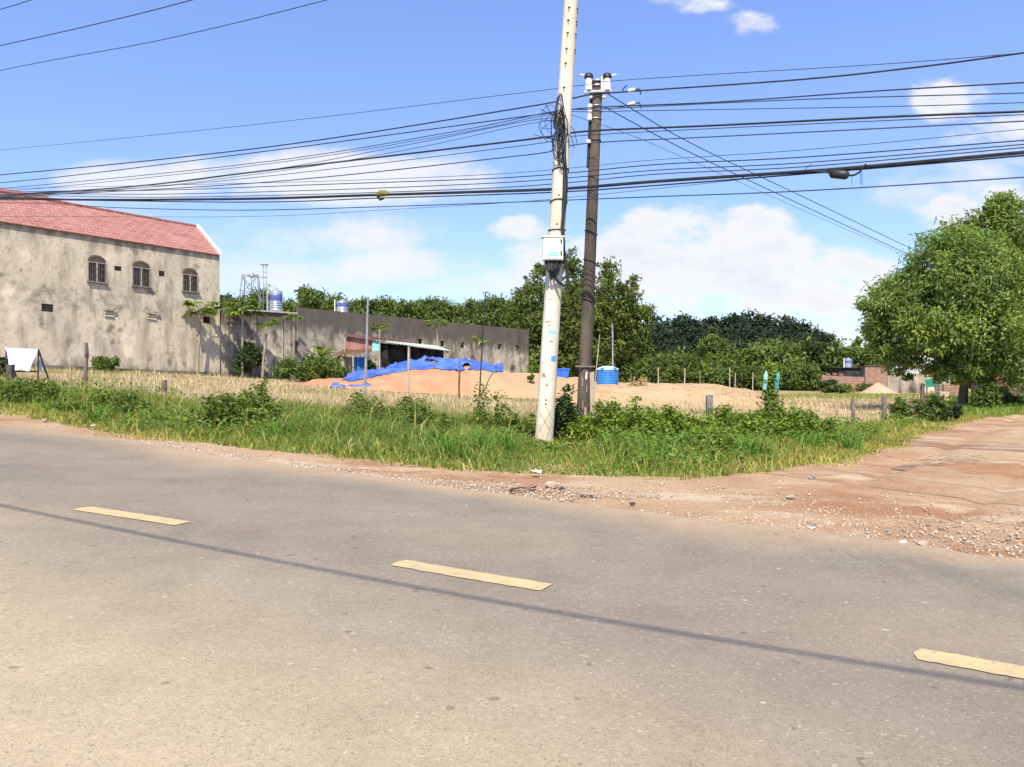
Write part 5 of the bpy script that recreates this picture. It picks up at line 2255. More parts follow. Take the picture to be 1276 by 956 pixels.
def bush(name, px, Y, top_py, wpx, label, lm, n, leaf, seed, cat='bush', group=None, flat=.9, base=None):
    b = on(px, Y)
    if base is not None:
        b.z = base
    h = zpix(top_py, Y) - b.z
    w = wpx / F * Y / 2
    rr = random.Random(seed)
    o = empty(name, b)
    tag(o, label, cat, group)
    bl = [(rr.uniform(-.65, .65) * w, rr.uniform(-.55, .55) * min(w, 1.2) * flat, h * rr.uniform(.2, .68), w * rr.uniform(.26, .42), min(w, 1.3) * .42, h * rr.uniform(.2, .32)) for _ in range(10)]
    me, cc = crown('foliage', bl, n, leaf, seed, per=20, spread=.30, core=.25, light=(.6, 1.4), droop=.1)
    link('foliage', me, M[lm], o)
    mb = MB()
    for c in cc[::max(1, len(cc) // 9)]:
        mb.tube([(c[0] * .15, c[1] * .15, -.1), (c[0] * .6, c[1] * .6, c[2] * .6), tuple(c)], [.02, .013, .006], 5)
    mb.build('stem', M['bark'], o)
    return o


bush('bush', 312, 55.0, 420, 40, 'dark leafy bush against the lower yard wall', 'leaf_dark', 3500, (.22, .12), 201)
bush('bush', 372, 52.5, 438, 62, 'broad bright green bush in front of the grey walls', 'leaf_rubber', 5200, (.24, .09), 202)
bush('bush', 412, 51.5, 441, 54, 'bushy green mass between the big bush and the shed', 'leaf_rubber', 4500, (.24, .09), 203)
bush('bush', 132, 47.5, 443, 36, 'low round bush at the foot of the beige building', 'leaf_rubber', 2600, (.18, .09), 204)
bush('bush', 462, 53.0, 440, 22, 'dark bush between the shed posts', 'leaf_dark', 1800, (.2, .1), 205)
bush('bush', -2, 33.0, 440, 34, 'dark bush cut by the left edge of the picture', 'leaf_dark', 2500, (.16, .08), 206)
bush('bush', 664, 66, 432, 14, 'leafy bush at the right end of the high wall', 'leaf_bright', 1500, (.26, .12), 207)
bush('bush', 661, 46.5, 466, 13, 'small grey-green tuft on the sand near the white pole', 'leaf_rubber', 600, (.14, .05), 208, base=.95)

# ------------------------------------------------------------------ the brick shed and yard on the right
YB = 70.0
def slab(mb, x0, x1, ytop, z_base, Y, t=.2, ytop2=None):
    """upright slab between two photo columns at depth Y, its top at a photo row"""
    a, b = (x0 - CX) / F * Y, (x1 - CX) / F * Y
    za, zb = zpix(ytop, Y), zpix(ytop2 if ytop2 is not None else ytop, Y)
    return a, b, za, zb


def wall_thing(name, label, cat, x0, x1, ytop, Y, m, ytop2=None, t=.22, depth=0):
    a, b, za, zb = slab(None, x0, x1, ytop, 0, Y, t, ytop2)
    base = Vector((a, Y, zgf(a) - .2))
    o = empty(name, base)
    tag(o, label, cat)
    mb = MB()
    L_ = b - a
    mb.hexa([(0, 0, 0), (L_, depth, 0), (L_, depth + t, 0), (0, t, 0), (0, 0, za - base.z), (L_, depth, zb - base.z), (L_, depth + t, zb - base.z), (0, t, za - base.z)])
    w_ = mb.build('wall', m, o)
    return o


bs = wall_thing('brick_shed', 'small roofless red brick shed with a tall front wall, left of the big tree', 'shed', 1078, 1105.5, 456.5, YB, M['brick'])
o_ = Vector(bs.location)
a, b = (1078 - CX) / F * YB - o_.x, (1105.5 - CX) / F * YB - o_.x
H_ = zpix(456.5, YB) - o_.z
mb = MB()
mb.hexa([(b - .22, .225, 0), (b, .225, 0), (b, 4.5, 0), (b - .22, 4.5, 0), (b - .22, .225, H_), (b, .225, H_), (b, 4.5, H_ - .35), (b - .22, 4.5, H_ - .35)])
mb.build('side_wall', M['brick'], bs)
mb = MB()
mb.hexa([(a, .225, 0), (a + .22, .225, 0), (a + .22, 4.5, 0), (a, 4.5, 0), (a, .225, H_), (a + .22, .225, H_), (a + .22, 4.5, H_ - .5), (a, 4.5, H_ - .5)])
mb.build('side_wall', M['brick'], bs)
mb = MB()
mb.box(a - .1, b + .12, -.08, .3, H_ + .003, H_ + .07)
mb.build('cap_strip', M['rust'], bs)
mb = MB()
mb.box(a - 1.95, a - .005, .8, 3.4, 0, zpix(459, YB + .8) - o_.z)
dk = mb.build('lean_to', M['net_black'], bs)
mb = MB()
mb.box(a - 2.1, a - .01, .6, 3.6, zpix(459, YB + .8) - o_.z + .004, zpix(457.8, YB + .8) - o_.z)
mb.build('lean_to_roof', M['dark_steel'], bs)
wall_thing('brick_wall', 'low weathered red brick wall running left from the brick shed', 'wall', 1024, 1077, 467.5, YB - .3, M['brick'], 470)
for k, (px, py) in enumerate(((1040, 466.5), (1048, 467.5), (1032, 467))):
    p = pt(px, py, YB - .2)
    mb = MB()
    mb.box(-.17, .17, -.09, .09, -.01, .13)
    o = mb.build('loose_brick', M['brick'], None, loc=(p.x, p.y, p.z - .02))
    o.rotation_euler = (0, .05 * k, .3 * k)
    tag(o, ('loose brick on the low brick wall, middle of three', 'loose brick on the low brick wall, nearest the dark lean-to', 'loose brick on the low brick wall, farthest left')[k], 'brick', 'bricks left on the low wall')
gw = wall_thing('grey_wall', 'low grey wall in the shade of the big tree, right of the brick shed', 'wall', 1106, 1180, 468, YB + 1.0, M['wall_grey'], 471, depth=-.5)
wall_thing('brick_wall', 'short low brick wall in shade directly behind the big trunk', 'wall', 1176, 1197, 479, 52.0, M['brick'], 480)
st_ = steel_tank(1057, 446.5, 458.0, 72.0, 9, 'slender steel water tank standing over the dark lean-to')
# heap of sand before the brick shed
hx = np.linspace(-1.55, 1.55, 50)
hy = np.linspace(-1.2, 1.2, 40)
HX, HY_ = np.meshgrid(hx, hy, indexing='ij')
hr_ = np.sqrt((HX / 1.5) ** 2 + (HY_ / 1.15) ** 2)
HZ = np.clip(1 - hr_, 0, 1) ** .9 * .95 + (vnoise(HX + 9, HY_ + 9, 1.5, 3) - .5) * .12 * np.clip(1.2 - hr_, 0, 1) - .06
c = on(1094, 66)
M['sand_heap'] = mat('grey_pink_sand', (.43, .30, .205), (.49, .36, .25), 1, .98, bump=.3, bscale=14, fine=-.08)
tag(link('sand_heap', grid_mesh('sand_heap', HX, HY_, HZ), M['sand_heap'], None, c), 'small cone of pale sand in front of the brick shed', 'sand heap')
# green board under the crown
c = on(1163, 44)
gs = empty('green_board', c)
tag(gs, 'dark green board on two short legs in the shade under the big tree', 'board')
mb = MB()
mb.hexa([rel(gs, pt(1154, 483, 44)), rel(gs, pt(1167, 482, 44)), rel(gs, pt(1167, 482, 44.05)), rel(gs, pt(1154, 483, 44.05)),
         rel(gs, pt(1152.5, 473, 44)), rel(gs, pt(1166, 472, 44)), rel(gs, pt(1166, 472, 44.05)), rel(gs, pt(1152.5, 473, 44.05))])
mb.build('panel', M['green_sign'], gs)
for px in (1155, 1165.5):
    a_ = rel(gs, pt(px, 483, 44.1))
    mb = MB()
    mb.tube([(a_.x, a_.y, -.1), (a_.x, a_.y, a_.z + .2)], .035, 6)
    mb.build('leg', M['wood'], gs)
# pale feed sack / stone block beside it
c = on(1175, 42)
mb = MB()
mb.hexa([(-.22, -.15, -.05), (.22, -.15, -.05), (.2, .15, -.05), (-.2, .15, -.05), (-.27, -.17, .66), (.25, -.15, .62), (.22, .15, .62), (-.22, .15, .66)])
tag(mb.build('gate_pillar', M['paper'] and mat('pale_pink_block', (.55, .42, .32), (.45, .34, .26), 5, .9), None, loc=c, bevel=.03), 'pale pinkish block standing left of the big trunk', 'block')
# far low house at the right edge
c = on(1262, 58)
fh = empty('house', c)
tag(fh, 'low brown roofed house far behind the big tree at the right edge', 'house')
mb = MB()
mb.box(-1.3, 3.2, 0, 3, -.2, .95)
mb.build('wall', M['brick'], fh)
corr((-1.6, -.5, .75), (3.5, -.5, .75), (3.5, 1.5, 1.65), (-1.6, 1.5, 1.65), 30, .03).build('roof', M['rust'], fh)
corr((-1.6, 1.53, 1.65), (3.5, 1.53, 1.65), (3.5, 3.6, .75), (-1.6, 3.6, .75), 30, .03).build('rear_roof', M['rust'], fh)
mb = MB()
mb.box(-.5, .2, -.03, -.004, -.1, .7)
mb.build('door', M['void'], fh)

# ------------------------------------------------------------------ posts, sticks, fence poles
def post(name, px, base_y, top_y, Y, w, m, label, cat='post', lean=0.0, square=False, cap=None, n=8, group=None):
    b = on(px, Y)
    H = zpix(top_y, Y) - b.z
    mb = MB()
    r = w / F * Y / 2
    rr = random.Random(int(px * 7))
    if square:
        mb.hexa([(-r, -r, -.15), (r, -r, -.15), (r, r, -.15), (-r, r, -.15), (-r + lean, -r, H - .01), (r + lean, -r, H), (r + lean, r, H + .012), (-r + lean, r, H - .004)])
        o = mb.build(name, m, None, loc=b, bevel=r * .12)
    else:
        k = 7
        pts = [(lean * i / k + rr.uniform(-.25, .25) * r, rr.uniform(-.3, .3) * r, -.15 + (H + .15) * i / k) for i in range(k + 1)]
        mb.tube(pts, [r * (1.1 - .3 * i / k) * rr.uniform(.9, 1.1) for i in range(k + 1)], n)
        o = mb.build(name, m, None, True, loc=b)
    return tag(o, label, cat, group)


post('concrete_post', 884, 525, 492.5, 20.6, 7.5, M['concrete_post'], 'square grey concrete stump in the grass right of the poles', square=True)
post('concrete_post', 204.5, 490, 474, 27.0, 5.5, M['wood'], 'short dark stump in the straw before the beige building', square=True)
post('concrete_post', 13, 470, 454.5, 27.0, 7, M['dark_concrete'], 'dark square stump in front of the white cloth', square=True)
post('wooden_post', 106.5, 475, 427, 30.0, 5.2, M['wood'], 'tall rough dark wooden post in the straw left of the low round bush', lean=.03)
post('wooden_post', 87.5, 468, 437, 33.0, 2.2, M['wood_pale'], 'thin pale stick standing left of the rough dark post')
post('wooden_post', 192.5, 490, 441, 27.0, 2.0, M['wood_pale'], 'thin pale stick rising from the grass beside the short dark stump', lean=.04)
post('metal_pole', 454.5, 487, 370, 38.5, 3.2, M['steel'], 'tallest thin grey pole, in front of the shed', 'pole', lean=.16)
post('metal_pole', 508.5, 487, 432, 40.0, 2.8, M['wood_pale'], 'straight pale pole before the orange sand and awning', 'pole', lean=.03)
pp_ = post('metal_pole', 572, 487, 450, 40.0, 2.6, M['rust'], 'short rusty pole with blue painted top before the tarpaulin', 'pole', lean=.02)
b_ = Vector((0.02, 0, zpix(450, 40) - pp_.location.z))
mb = MB()
mb.tube([b_ + Vector((-.008, 0, -.50)), b_ + Vector((0, 0, .02))], .06, 8)
mb.build('painted_top', M['tarp_blue'], pp_)
post('antenna_pole', 597, 487, 365, 44.0, 1.7, M['dark_steel'], 'thin dark leaning antenna pole against the sky right of the tarpaulin', 'pole', lean=.35)
post('metal_pole', 764.5, 460, 403, 41.8, 2.4, M['steel'], 'pale grey pole rising just behind the round blue tank', 'pole', lean=-.06)
post('metal_pole', 738, 470, 417, 33.0, 1.4, M['wood_pale'], 'thin pale rod slanting behind the dark pole, left of the round blue tank', 'pole', lean=.3)
post('wooden_post', 1063, 512, 497, 24.5, 5, M['wood'], 'short grey post at the straw edge, farther left of two near the dirt road')
post('wooden_post', 1102, 517, 493.5, 24.0, 6.5, M['wood'], 'short grey post at the straw edge, nearer the big tree')
post('wooden_post', 1148, 525, 478, 27.0, 6, M['bark'], 'dark leaning post left of the big trunk, under the crown', lean=.05)
post('wooden_post', 1183, 520, 487, 26.5, 3.5, M['wood_pale'], 'pale slanting stick propped near the foot of the big trunk', lean=-.55)
post('wooden_post', 1264, 500, 481, 44, 3, M['wood_pale'], 'pale fence stick before the far house')
for k, (px, top, Y, lab) in enumerate(((820, 455, 62, 'pale stake before the shrubs, farthest left of the stakes'), (853, 456, 60, 'pale stake before the shrubs, second from the left of the stakes'), (872, 459, 55, 'dark thin stake at the back of the sand bank'),
                                       (784, 462, 50, 'leaning grey stake just right of the round blue tank'), (788, 466, 49, 'short crooked stake beside the leaning one near the blue tank'), (909, 455, 62, 'pale stake before the shrubs, third from the left of the stakes'),
                                       (916, 462, 58, 'short pale stake before the shrubs, near the middle'), (938, 461, 60, 'short pale stake before the shrubs, left of the teal bottles'))):
    post('garden_stake', px, 480, top + 3, Y, 1.7 if k < 5 else 1.3, M['wood_pale'] if k not in (2, 3) else M['wood'], lab, 'stake', lean=.12 if k in (3, 4) else 0.02, group='stakes around the sand bank')

# stump wrapped in vine with teal bottles hung on it
vs_b = on(959.5, 21.5)
vp = empty('vine_post', vs_b)
tag(vp, 'leafy vine-covered post with teal bottles hung on both sides', 'post')
mb = MB()
Hv = zpix(462, 21.5) - vs_b.z
mb.tube([(-.03, 0, -.1), (0, .01, Hv * .4), (.02, 0, Hv * .75), (.03, 0, Hv)], [.075, .065, .06, .045], 9)
mb.build('stem', M['bark'], vp, True)
me, _ = crown('foliage', [(.02, 0, Hv * f, .14, .14, Hv * .14) for f in (.35, .5, .65, .8, .92)] + [(.03, 0, Hv * 1.05, .16, .14, .14)], 1100, (.10, .055), 301, per=10, spread=.6, core=.3)
link('foliage', me, M['leaf_bright'], vp)
for k, (px, y0, y1, lab) in enumerate(((952.5, 486, 462, 'pale teal plastic bottle hung on the left of the vine post'), (966.5, 487, 463, 'darker teal plastic bottle hung on the right of the vine post'))):
    b = pt(px, y0, 21.35)
    o = empty('plastic_bottle', b)
    tag(o, lab, 'bottle', 'bottles on the vine post')
    h = (y0 - y1) / F * 21.35
    o.rotation_euler = (0, .10 if k == 0 else .16, 0)
    mb = MB()
    mb.lathe([(.05, 0), (.06, .02), (.056, h * .25), (.062, h * .35), (.056, h * .6), (.06, h * .78), (.03, h * .9), (.02, h * .92)], 14)
    mb.build('body', M['teal'] if k else mat('pale_teal_plastic', (.20, .45, .47), (.32, .55, .55), 10, .4), o, True)
    mb = MB()
    mb.lathe([(.022, h * .9), (.026, h * .91), (.026, h * .98), (.01, h)], 10)
    mb.build('cap', M['pale_blue'], o, True)

# white cloth over a frame at the left edge
YW = 31.0
cb = on(27, YW)
fr_ = empty('rack', cb)
tag(fr_, 'low dark frame that holds up the white cloth by the building', 'rack')
for (a, b) in (((6, 434), (12, 466)), ((46, 436), (52, 466))):
    for dy in (-.25, .5):
        mb = MB()
        p, q = rel(fr_, pt(*a, YW, .1)), rel(fr_, pt(*b, YW, dy))
        q.z = -.1
        mb.tube([p, q], .03, 6)
        mb.build('leg', M['dark_steel'], fr_)
mb = MB()
mb.tube([rel(fr_, pt(5, 434, YW, .1)), rel(fr_, pt(47, 436, YW, .1))], .03, 6)
mb.build('top_bar', M['dark_steel'], fr_)
mb = MB()
mb.tube([rel(fr_, pt(15, 463, YW, -.1)), rel(fr_, pt(50, 463, YW, -.1))], .03, 6)
mb.build('lower_bar', M['dark_steel'], fr_)
nx, nz = 44, 26
m_ = MB()
for i in range(nx + 1):
    for j in range(nz + 1):
        f, h = i / nx, j / nz
        xl, xr = 5.5 + 12 * h ** .8, 46.5 - 2.5 * h
        py = 433.3 + 2 * f + (28 - 1.0 * f) * h + 1.2 * math.sin(f * 9) * h * h
        d = .02 - .34 * h + .07 * math.sin(f * 15 + h * 2) * h + .03 * math.sin(f * 33 + h * 5)
        m_.v.append(tuple(pt(xl + (xr - xl) * f, py, YW, d)))
for i in range(nx):
    for j in range(nz):
        a = i * (nz + 1) + j
        m_.f.append((a, a + nz + 1, a + nz + 2, a + 1))
cl = m_.build('cloth', M['cloth_white'], None, True)
cl.modifiers.new('thickness', 'SOLIDIFY').thickness = .008
tag(cl, 'white cloth with bluish edges hung over a low frame at the left', 'cloth')
m_ = MB()
for j in range(9):
    h = j / 8
    for s in (0, 1):
        m_.v.append(tuple(pt(44 + 5 * h * s + .5 * s, 449 + 13 * h, YW, .25 + .1 * s)))
for j in range(8):
    m_.f.append((2 * j, 2 * j + 1, 2 * j + 3, 2 * j + 2))
c2 = m_.build('cloth', M['cloth_white'], None, True)
c2.modifiers.new('thickness', 'SOLIDIFY').thickness = .008
tag(c2, 'small bluish cloth flap hanging at the right leg of the frame', 'cloth')

# ------------------------------------------------------------------ grass verge, straw field, weeds
def scatter(poly, n, seed):
    r = np.random.default_rng(seed)
    p = np.asarray(poly)
    lo, hi = p.min(0), p.max(0)
    out = np.zeros((0, 2))
    while len(out) < n:
        q = lo + (hi - lo) * r.random((n * 2, 2))
        out = np.concatenate([out, q[inside(poly, q[:, 0], q[:, 1])]])
    return out[:n]


def blades(name, xy, h, w, bend, tint, seed, z0):
    r = np.random.default_rng(seed)
    n = len(xy)
    a = r.random(n) * 2 * np.pi
    wd = np.stack([np.cos(a), np.sin(a), 0 * a], 1) * w[:, None] * .5
    b = r.random(n) * 2 * np.pi
    ld = np.stack([np.cos(b), np.sin(b), 0 * b], 1) * (bend * h)[:, None]
    base = np.stack([xy[:, 0], xy[:, 1], z0], 1)
    up = np.array([0, 0, 1.0])
    mid = base + up * (h * .55)[:, None] + ld * .28
    tip = base + up * (h * (1 - .35 * bend))[:, None] + ld
    v = np.stack([base - wd, base + wd, mid - wd * .8, mid + wd * .8, tip], 1).reshape(-1, 3)
    q = np.arange(n)[:, None] * 5
    f = np.concatenate([q + [[0, 1, 3]], q + [[0, 3, 2]], q + [[2, 3, 4]]], 0)
    return np_mesh(name, v, f, np.repeat(tint, 5, 0))


far_edge = [(22, 36), (18.5, 33.5), (15, 28), (12.5, 25.5), (10, 23.5), (7, 21.6), (4, 20.4), (1, 19.6), (-3, 19.6), (-7, 20.6), (-11, 22.2), (-16, 25.5), (-22, 30), (-30, 36)]
vergeP = verge_near + [(20.5, 33)] + far_edge
VN = np.array(verge_near)


def edge_dist(xy):
    """distance from the verge's road-side edge"""
    d = np.full(len(xy), 1e9)
    for a, b in zip(VN[:-1], VN[1:]):
        ab = b - a
        t = np.clip(((xy - a) @ ab) / (ab @ ab), 0, 1)
        d = np.minimum(d, np.linalg.norm(xy - a - t[:, None] * ab, axis=1))
    return d


N_G = 210000
xy = scatter(vergeP, N_G, 1)
ed = edge_dist(xy)
r = np.random.default_rng(5)
jag = .9 * vnoise(xy[:, 0], xy[:, 1], .9, 51) + .25 * r.random(N_G)
kp = ed > jag * .75
kp &= r.random(N_G) < np.clip(.25 + ed / 1.4, 0, 1)
xy, ed = xy[kp], ed[kp]
n = len(xy)
r = np.random.default_rng(6)
clump_ = vnoise(xy[:, 0], xy[:, 1], .55, 52)
fine_ = vnoise(xy[:, 0], xy[:, 1], 1.7, 53)
h = (.08 + .36 * np.clip((ed - .6) / 5.0, 0, 1)) * (.45 + .8 * clump_) * (.6 + .8 * r.random(n)) + .12 * (fine_ > .62) * r.random(n)
# the tallest growth stands left of the white pole, lower and paler grass on the right
cx_ = xy[:, 0]
tall = np.exp(-((cx_ + 3.2) / 2.6) ** 2)
h *= 1 + .55 * tall * np.clip(ed / 3, 0, 1)
h *= 1 - .72 * np.exp(-((cx_ - .85) / 1.0) ** 2) * (xy[:, 1] < 18)
stalk = r.random(n) < .012
h[stalk] = h[stalk] * 1.5 + .12
yel = np.clip(.25 + .5 * vnoise(xy[:, 0], xy[:, 1], .4, 54) + .35 * (cx_ > 5) - .25 * tall + .25 * np.exp(-ed / .9), 0, 1)
br = .55 + .75 * r.random(n) + .2 * (clump_ - .5)
tint = np.stack([br * (.72 + .75 * yel), br * (.95 + .28 * yel), br * (.85 + .35 * yel)], 1)
dry = stalk | (r.random(n) < .05 + .5 * np.exp(-ed / .8) + .22 * (vnoise(xy[:, 0], xy[:, 1], .8, 55) > .62))
tint[dry] = np.stack([br * 2.2, br * 1.55, br * 2.6], 1)[dry]
gm = blades('grass', xy, h, .010 + .012 * r.random(n), .25 + .75 * r.random(n), tint, 7, zg(xy[:, 0]) - .06)
go = link('grass', gm, M['grass'])
go['kind'] = 'stuff'
tag(go, 'wild green grass growing along the road verge', 'grass', kind='stuff')

xy = scatter(vergeP, 14000, 91)
ed = edge_dist(xy)
r = np.random.default_rng(92)
k_ = (ed > 1.0) & (r.random(len(xy)) < .2 + 1.1 * vnoise(xy[:, 0], xy[:, 1], .7, 93) * np.exp(-((xy[:, 0] + 3) / 6) ** 2)) & (np.abs(xy[:, 0] - .75) > .7)
xy, ed = xy[k_], ed[k_]
n = len(xy)
h = (.28 + .36 * r.random(n)) * (.5 + .6 * np.clip(ed / 4, 0, 1))
br = .6 + .7 * r.random(n)
tint = np.stack([br * .75, br * 1.0, br * .85], 1)
dry = r.random(n) < .12
tint[dry] = np.stack([br * 2.0, br * 1.5, br * 2.2], 1)[dry]
tg_ = link('tall_grass', blades('tall_grass', xy, h, .012 + .014 * r.random(n), .3 + .8 * r.random(n), tint, 94, zg(xy[:, 0]) - .06), M['grass'])
tag(tg_, 'taller loose grass stems rising through the verge', 'grass', kind='stuff')

# broad tussocks of long arching blades in the verge
tus = [(348, 548), (372, 536), (600, 566), (565, 570), (545, 560), (440, 545), (930, 570), (820, 575), (120, 525), (64, 515), (480, 540), (632, 566), (1005, 560), (1060, 560), (395, 530), (760, 565)]
for k, (px, py) in enumerate(tus):
    p = at(px, py)
    rr = np.random.default_rng(800 + k)
    nb = 70
    q = np.stack([rr.normal(size=nb) * .10, rr.normal(size=nb) * .10], 1)
    hh = .35 + .45 * rr.random(nb)
    b_ = .6 + .7 * rr.random(nb)
    tt = np.stack([b_ * .65, b_ * 1.05, b_ * .8], 1)
    o = link('grass_tussock', blades('grass_tussock', q, hh, .014 + .012 * rr.random(nb), .5 + .7 * rr.random(nb), tt, k, 0 * hh - .05), M['grass'], None, (p[0], p[1], zgf(p[0]) - .05))
    tag(o, 'tussock of long arching grass blades standing out of the verge grass', 'grass tussock', 'tussocks in the verge')

# creeping broad leaves mixed through the verge
nw = 26000
xy = scatter(vergeP, nw, 11)
ed = edge_dist(xy)
m1_ = vnoise(xy[:, 0], xy[:, 1], .6, 61) + .35 * (xy[:, 0] > 1.5) - .2 * (xy[:, 0] < -9)
k_ = (ed > 1.2) & (m1_ > .55)
xy, ed = xy[k_], ed[k_]
n = len(xy)
r = np.random.default_rng(12)
hz = (1 - .7 * np.exp(-((xy[:, 0] - .85) / .9) ** 2) * (xy[:, 1] < 18)) * (.12 + .34 * np.clip(ed / 4, 0, 1)) * (.35 + .75 * r.random(n)) * (.55 + .8 * vnoise(xy[:, 0], xy[:, 1], .55, 52))
cen = np.stack([xy[:, 0], xy[:, 1], zg(xy[:, 0]) - .06 + hz], 1)
ax = unit(r.normal(size=(n, 3)) * np.array([1, 1, .5]))
nm = unit(r.normal(size=(n, 3)) * .5 + np.array([0, -.3, 1]))
v, f = leaf_quads(cen, ax, nm, .07 + .06 * r.random(n), .04 + .03 * r.random(n))
b_ = .55 + .8 * r.random(n)
wo_ = link('weeds', np_mesh('weeds', v, f, np.repeat(np.stack([b_ * .8, b_ * .95, b_], 1), 4, 0)), M['leaf_bright'])
tag(wo_, 'low broad-leaved weeds mixed into the verge grass', 'weeds', kind='stuff')

# individual tall weeds and bushes in the verge: base column, depth, top row, width, look
WEEDS = [
    (295, 15.6, 486, 92, 'leaf_rubber', 2300, (.11, .05), 'widest dark leafy weed clump in the verge, left of the middle dash'),
    (322, 16.2, 474, 26, 'leaf_rubber', 500, (.11, .045), 'tall flowering weed sticking up at the right of the wide leafy clump'),
    (268, 16.0, 486, 30, 'leaf_rubber', 500, (.10, .045), 'upright weed at the left end of the wide leafy clump'),
    (137, 17.4, 484, 84, 'leaf_rubber', 2000, (.11, .04), 'dark weed clump in the verge under the low round bush'),
    (36, 18.6, 468, 92, 'leaf_rubber', 2200, (.11, .045), 'leafy weed clump in front of the white cloth'),
    (700, 17.6, 474, 42, 'leaf_dark', 1900, (.11, .055), 'dark leafy weed growing between the two poles'),
    (606, 17.2, 477, 38, 'leaf_rubber', 700, (.09, .045), 'thin tall weed with sparse top left of the white pole'),
    (775, 17.0, 490, 112, 'leaf_bright', 3600, (.10, .055), 'bright broad-leaved weed clump just right of the dark pole'),
    (828, 17.2, 503, 96, 'leaf_bright', 2800, (.10, .055), 'bright weed clump between the dark pole and the concrete stump'),
    (918, 17.6, 505, 110, 'leaf_bright', 3200, (.10, .055), 'bright weed clump right of the concrete stump'),
    (978, 18.0, 496, 90, 'leaf_bright', 2900, (.10, .055), 'bright weed clump at the foot of the vine post'),
    (1010, 18.4, 508, 44, 'leaf_bright', 1000, (.10, .05), 'bright weed clump right of the vine post'),
    (520, 16.6, 492, 96, 'leaf_rubber', 1900, (.12, .035), 'grassy weed clump before the straight pale pole'),
    (455, 17.4, 487, 90, 'leaf_rubber', 1700, (.12, .035), 'grassy weed clump before the tallest thin grey pole'),
    (865, 15.2, 533, 120, 'leaf_bright', 2400, (.09, .05), 'low bright weed clump in the verge below the concrete stump'),
    (640, 17.6, 508, 40, 'leaf_rubber', 700, (.10, .04), 'small weed clump touching the left of the white pole foot'),
]
def weed(px, Y, top_py, wpx, label, lm, n, leaf, seed):
    """a clump of upright leafy stems of uneven height"""
    b = on(px, Y)
    b.z -= .06
    h = zpix(top_py, Y) - b.z
    w = wpx / F * Y / 2 * 1.15
    rr = random.Random(seed)
    r = np.random.default_rng(seed)
    o = empty('weed_shrub', b)
    tag(o, label, 'weed')
    ns = max(5, int(w * 34))
    P, T = [], []
    mb = MB()
    for k in range(ns):
        x, y = rr.uniform(-1, 1) * w, rr.uniform(-1, 1) * min(w, .7)
        H = h * (1 - .55 * abs(x / w) ** 1.5) * (1.0 if k == 0 else rr.uniform(.45, .98))
        x = x * (.3 if k == 0 else 1)
        tx, ty = x + rr.uniform(-.16, .16), y + rr.uniform(-.12, .12)
        mb.tube([(x, y, -.05), ((x + tx) / 2, (y + ty) / 2, H * .5), (tx, ty, H * .97)], [.009, .007, .004], 4)
        m = max(6, int(n * 1.5 / ns))
        f = r.random(m) ** .65
        sp_ = .03 + .13 * (1 - .75 * f)
        q = np.stack([x + (tx - x) * f, y + (ty - y) * f, H * (.06 + .94 * f)], 1) + r.normal(size=(m, 3)) * np.stack([sp_, sp_, .03 + 0 * f], 1)
        P.append(q)
        T.append(np.full(m, rr.uniform(.7, 1.3)))
    P, T = np.concatenate(P), np.concatenate(T)
    m = len(P)
    ax = unit(r.normal(size=(m, 3)) * np.array([1, 1, .45]) + np.array([0, 0, -.1]))
    nm = unit(r.normal(size=(m, 3)) * .55 + np.array([0, -.25, 1]))
    v, f = leaf_quads(P, ax, nm, leaf[0] * (.6 + .7 * r.random(m)), leaf[1] * (.7 + .6 * r.random(m)))
    t = T * (.7 + .6 * r.random(m))
    hu = r.normal(size=m) * .10
    link('foliage', np_mesh('foliage', v, f, np.repeat(np.stack([t * (1 + hu), t, t * (1 - hu)], 1), 4, 0)), M[lm], o)
    mb.build('stem', M['leaf_weed'], o)
    tint_all(o.children[-1] if o.children[-1].name.startswith('stem') else o.children[0], .6, 1.0, seed, 12) if not o.children[0].data.attributes.get('tint') or not o.children[-1].data.attributes.get('tint') else None
    return o


for k, (px, Y, top, w_, lm, n, lf, lab) in enumerate(WEEDS):
    weed(px, Y, top - 3, w_, lab, 'leaf_weed' if lm == 'leaf_rubber' else lm, n, lf, 400 + k)
for k, (px, Y, top, w_, lm, n, lf, lab) in enumerate([
    (1158, 25.5, 488, 46, 'leaf_rubber', 1600, (.13, .06), 'scrubby bush left of the big trunk behind the dark post'),
    (1225, 33.0, 474, 44, 'leaf_rubber', 2200, (.17, .08), 'bush just right of the big trunk under the crown'),
    (1255, 36.0, 480, 54, 'leaf_rubber', 2000, (.17, .08), 'hedge bush farther right before the far house'),
    (1180, 26.5, 500, 34, 'leaf_dark', 1200, (.12, .06), 'dark scrub at the foot of the pale slanting stick'),
    (1125, 25.0, 494, 34, 'leaf_rubber', 1100, (.12, .055), 'scrubby bush right of the nearer grey post'),
    (1034, 68, 472, 26, 'leaf_dark', 1200, (.28, .13), 'dark bush against the left end of the low brick wall'),
    (1058, 67.5, 478, 60, 'leaf_rubber', 1700, (.26, .10), 'long low growth at the foot of the low brick wall'),
    (800, 39.5, 470, 44, 'straw', 1100, (.40, .03), 'dry tan tuft on the sand bank right of the blue tank')]):
    bush('bush', px, Y, top, w_, lab, lm, n, lf, 500 + k)

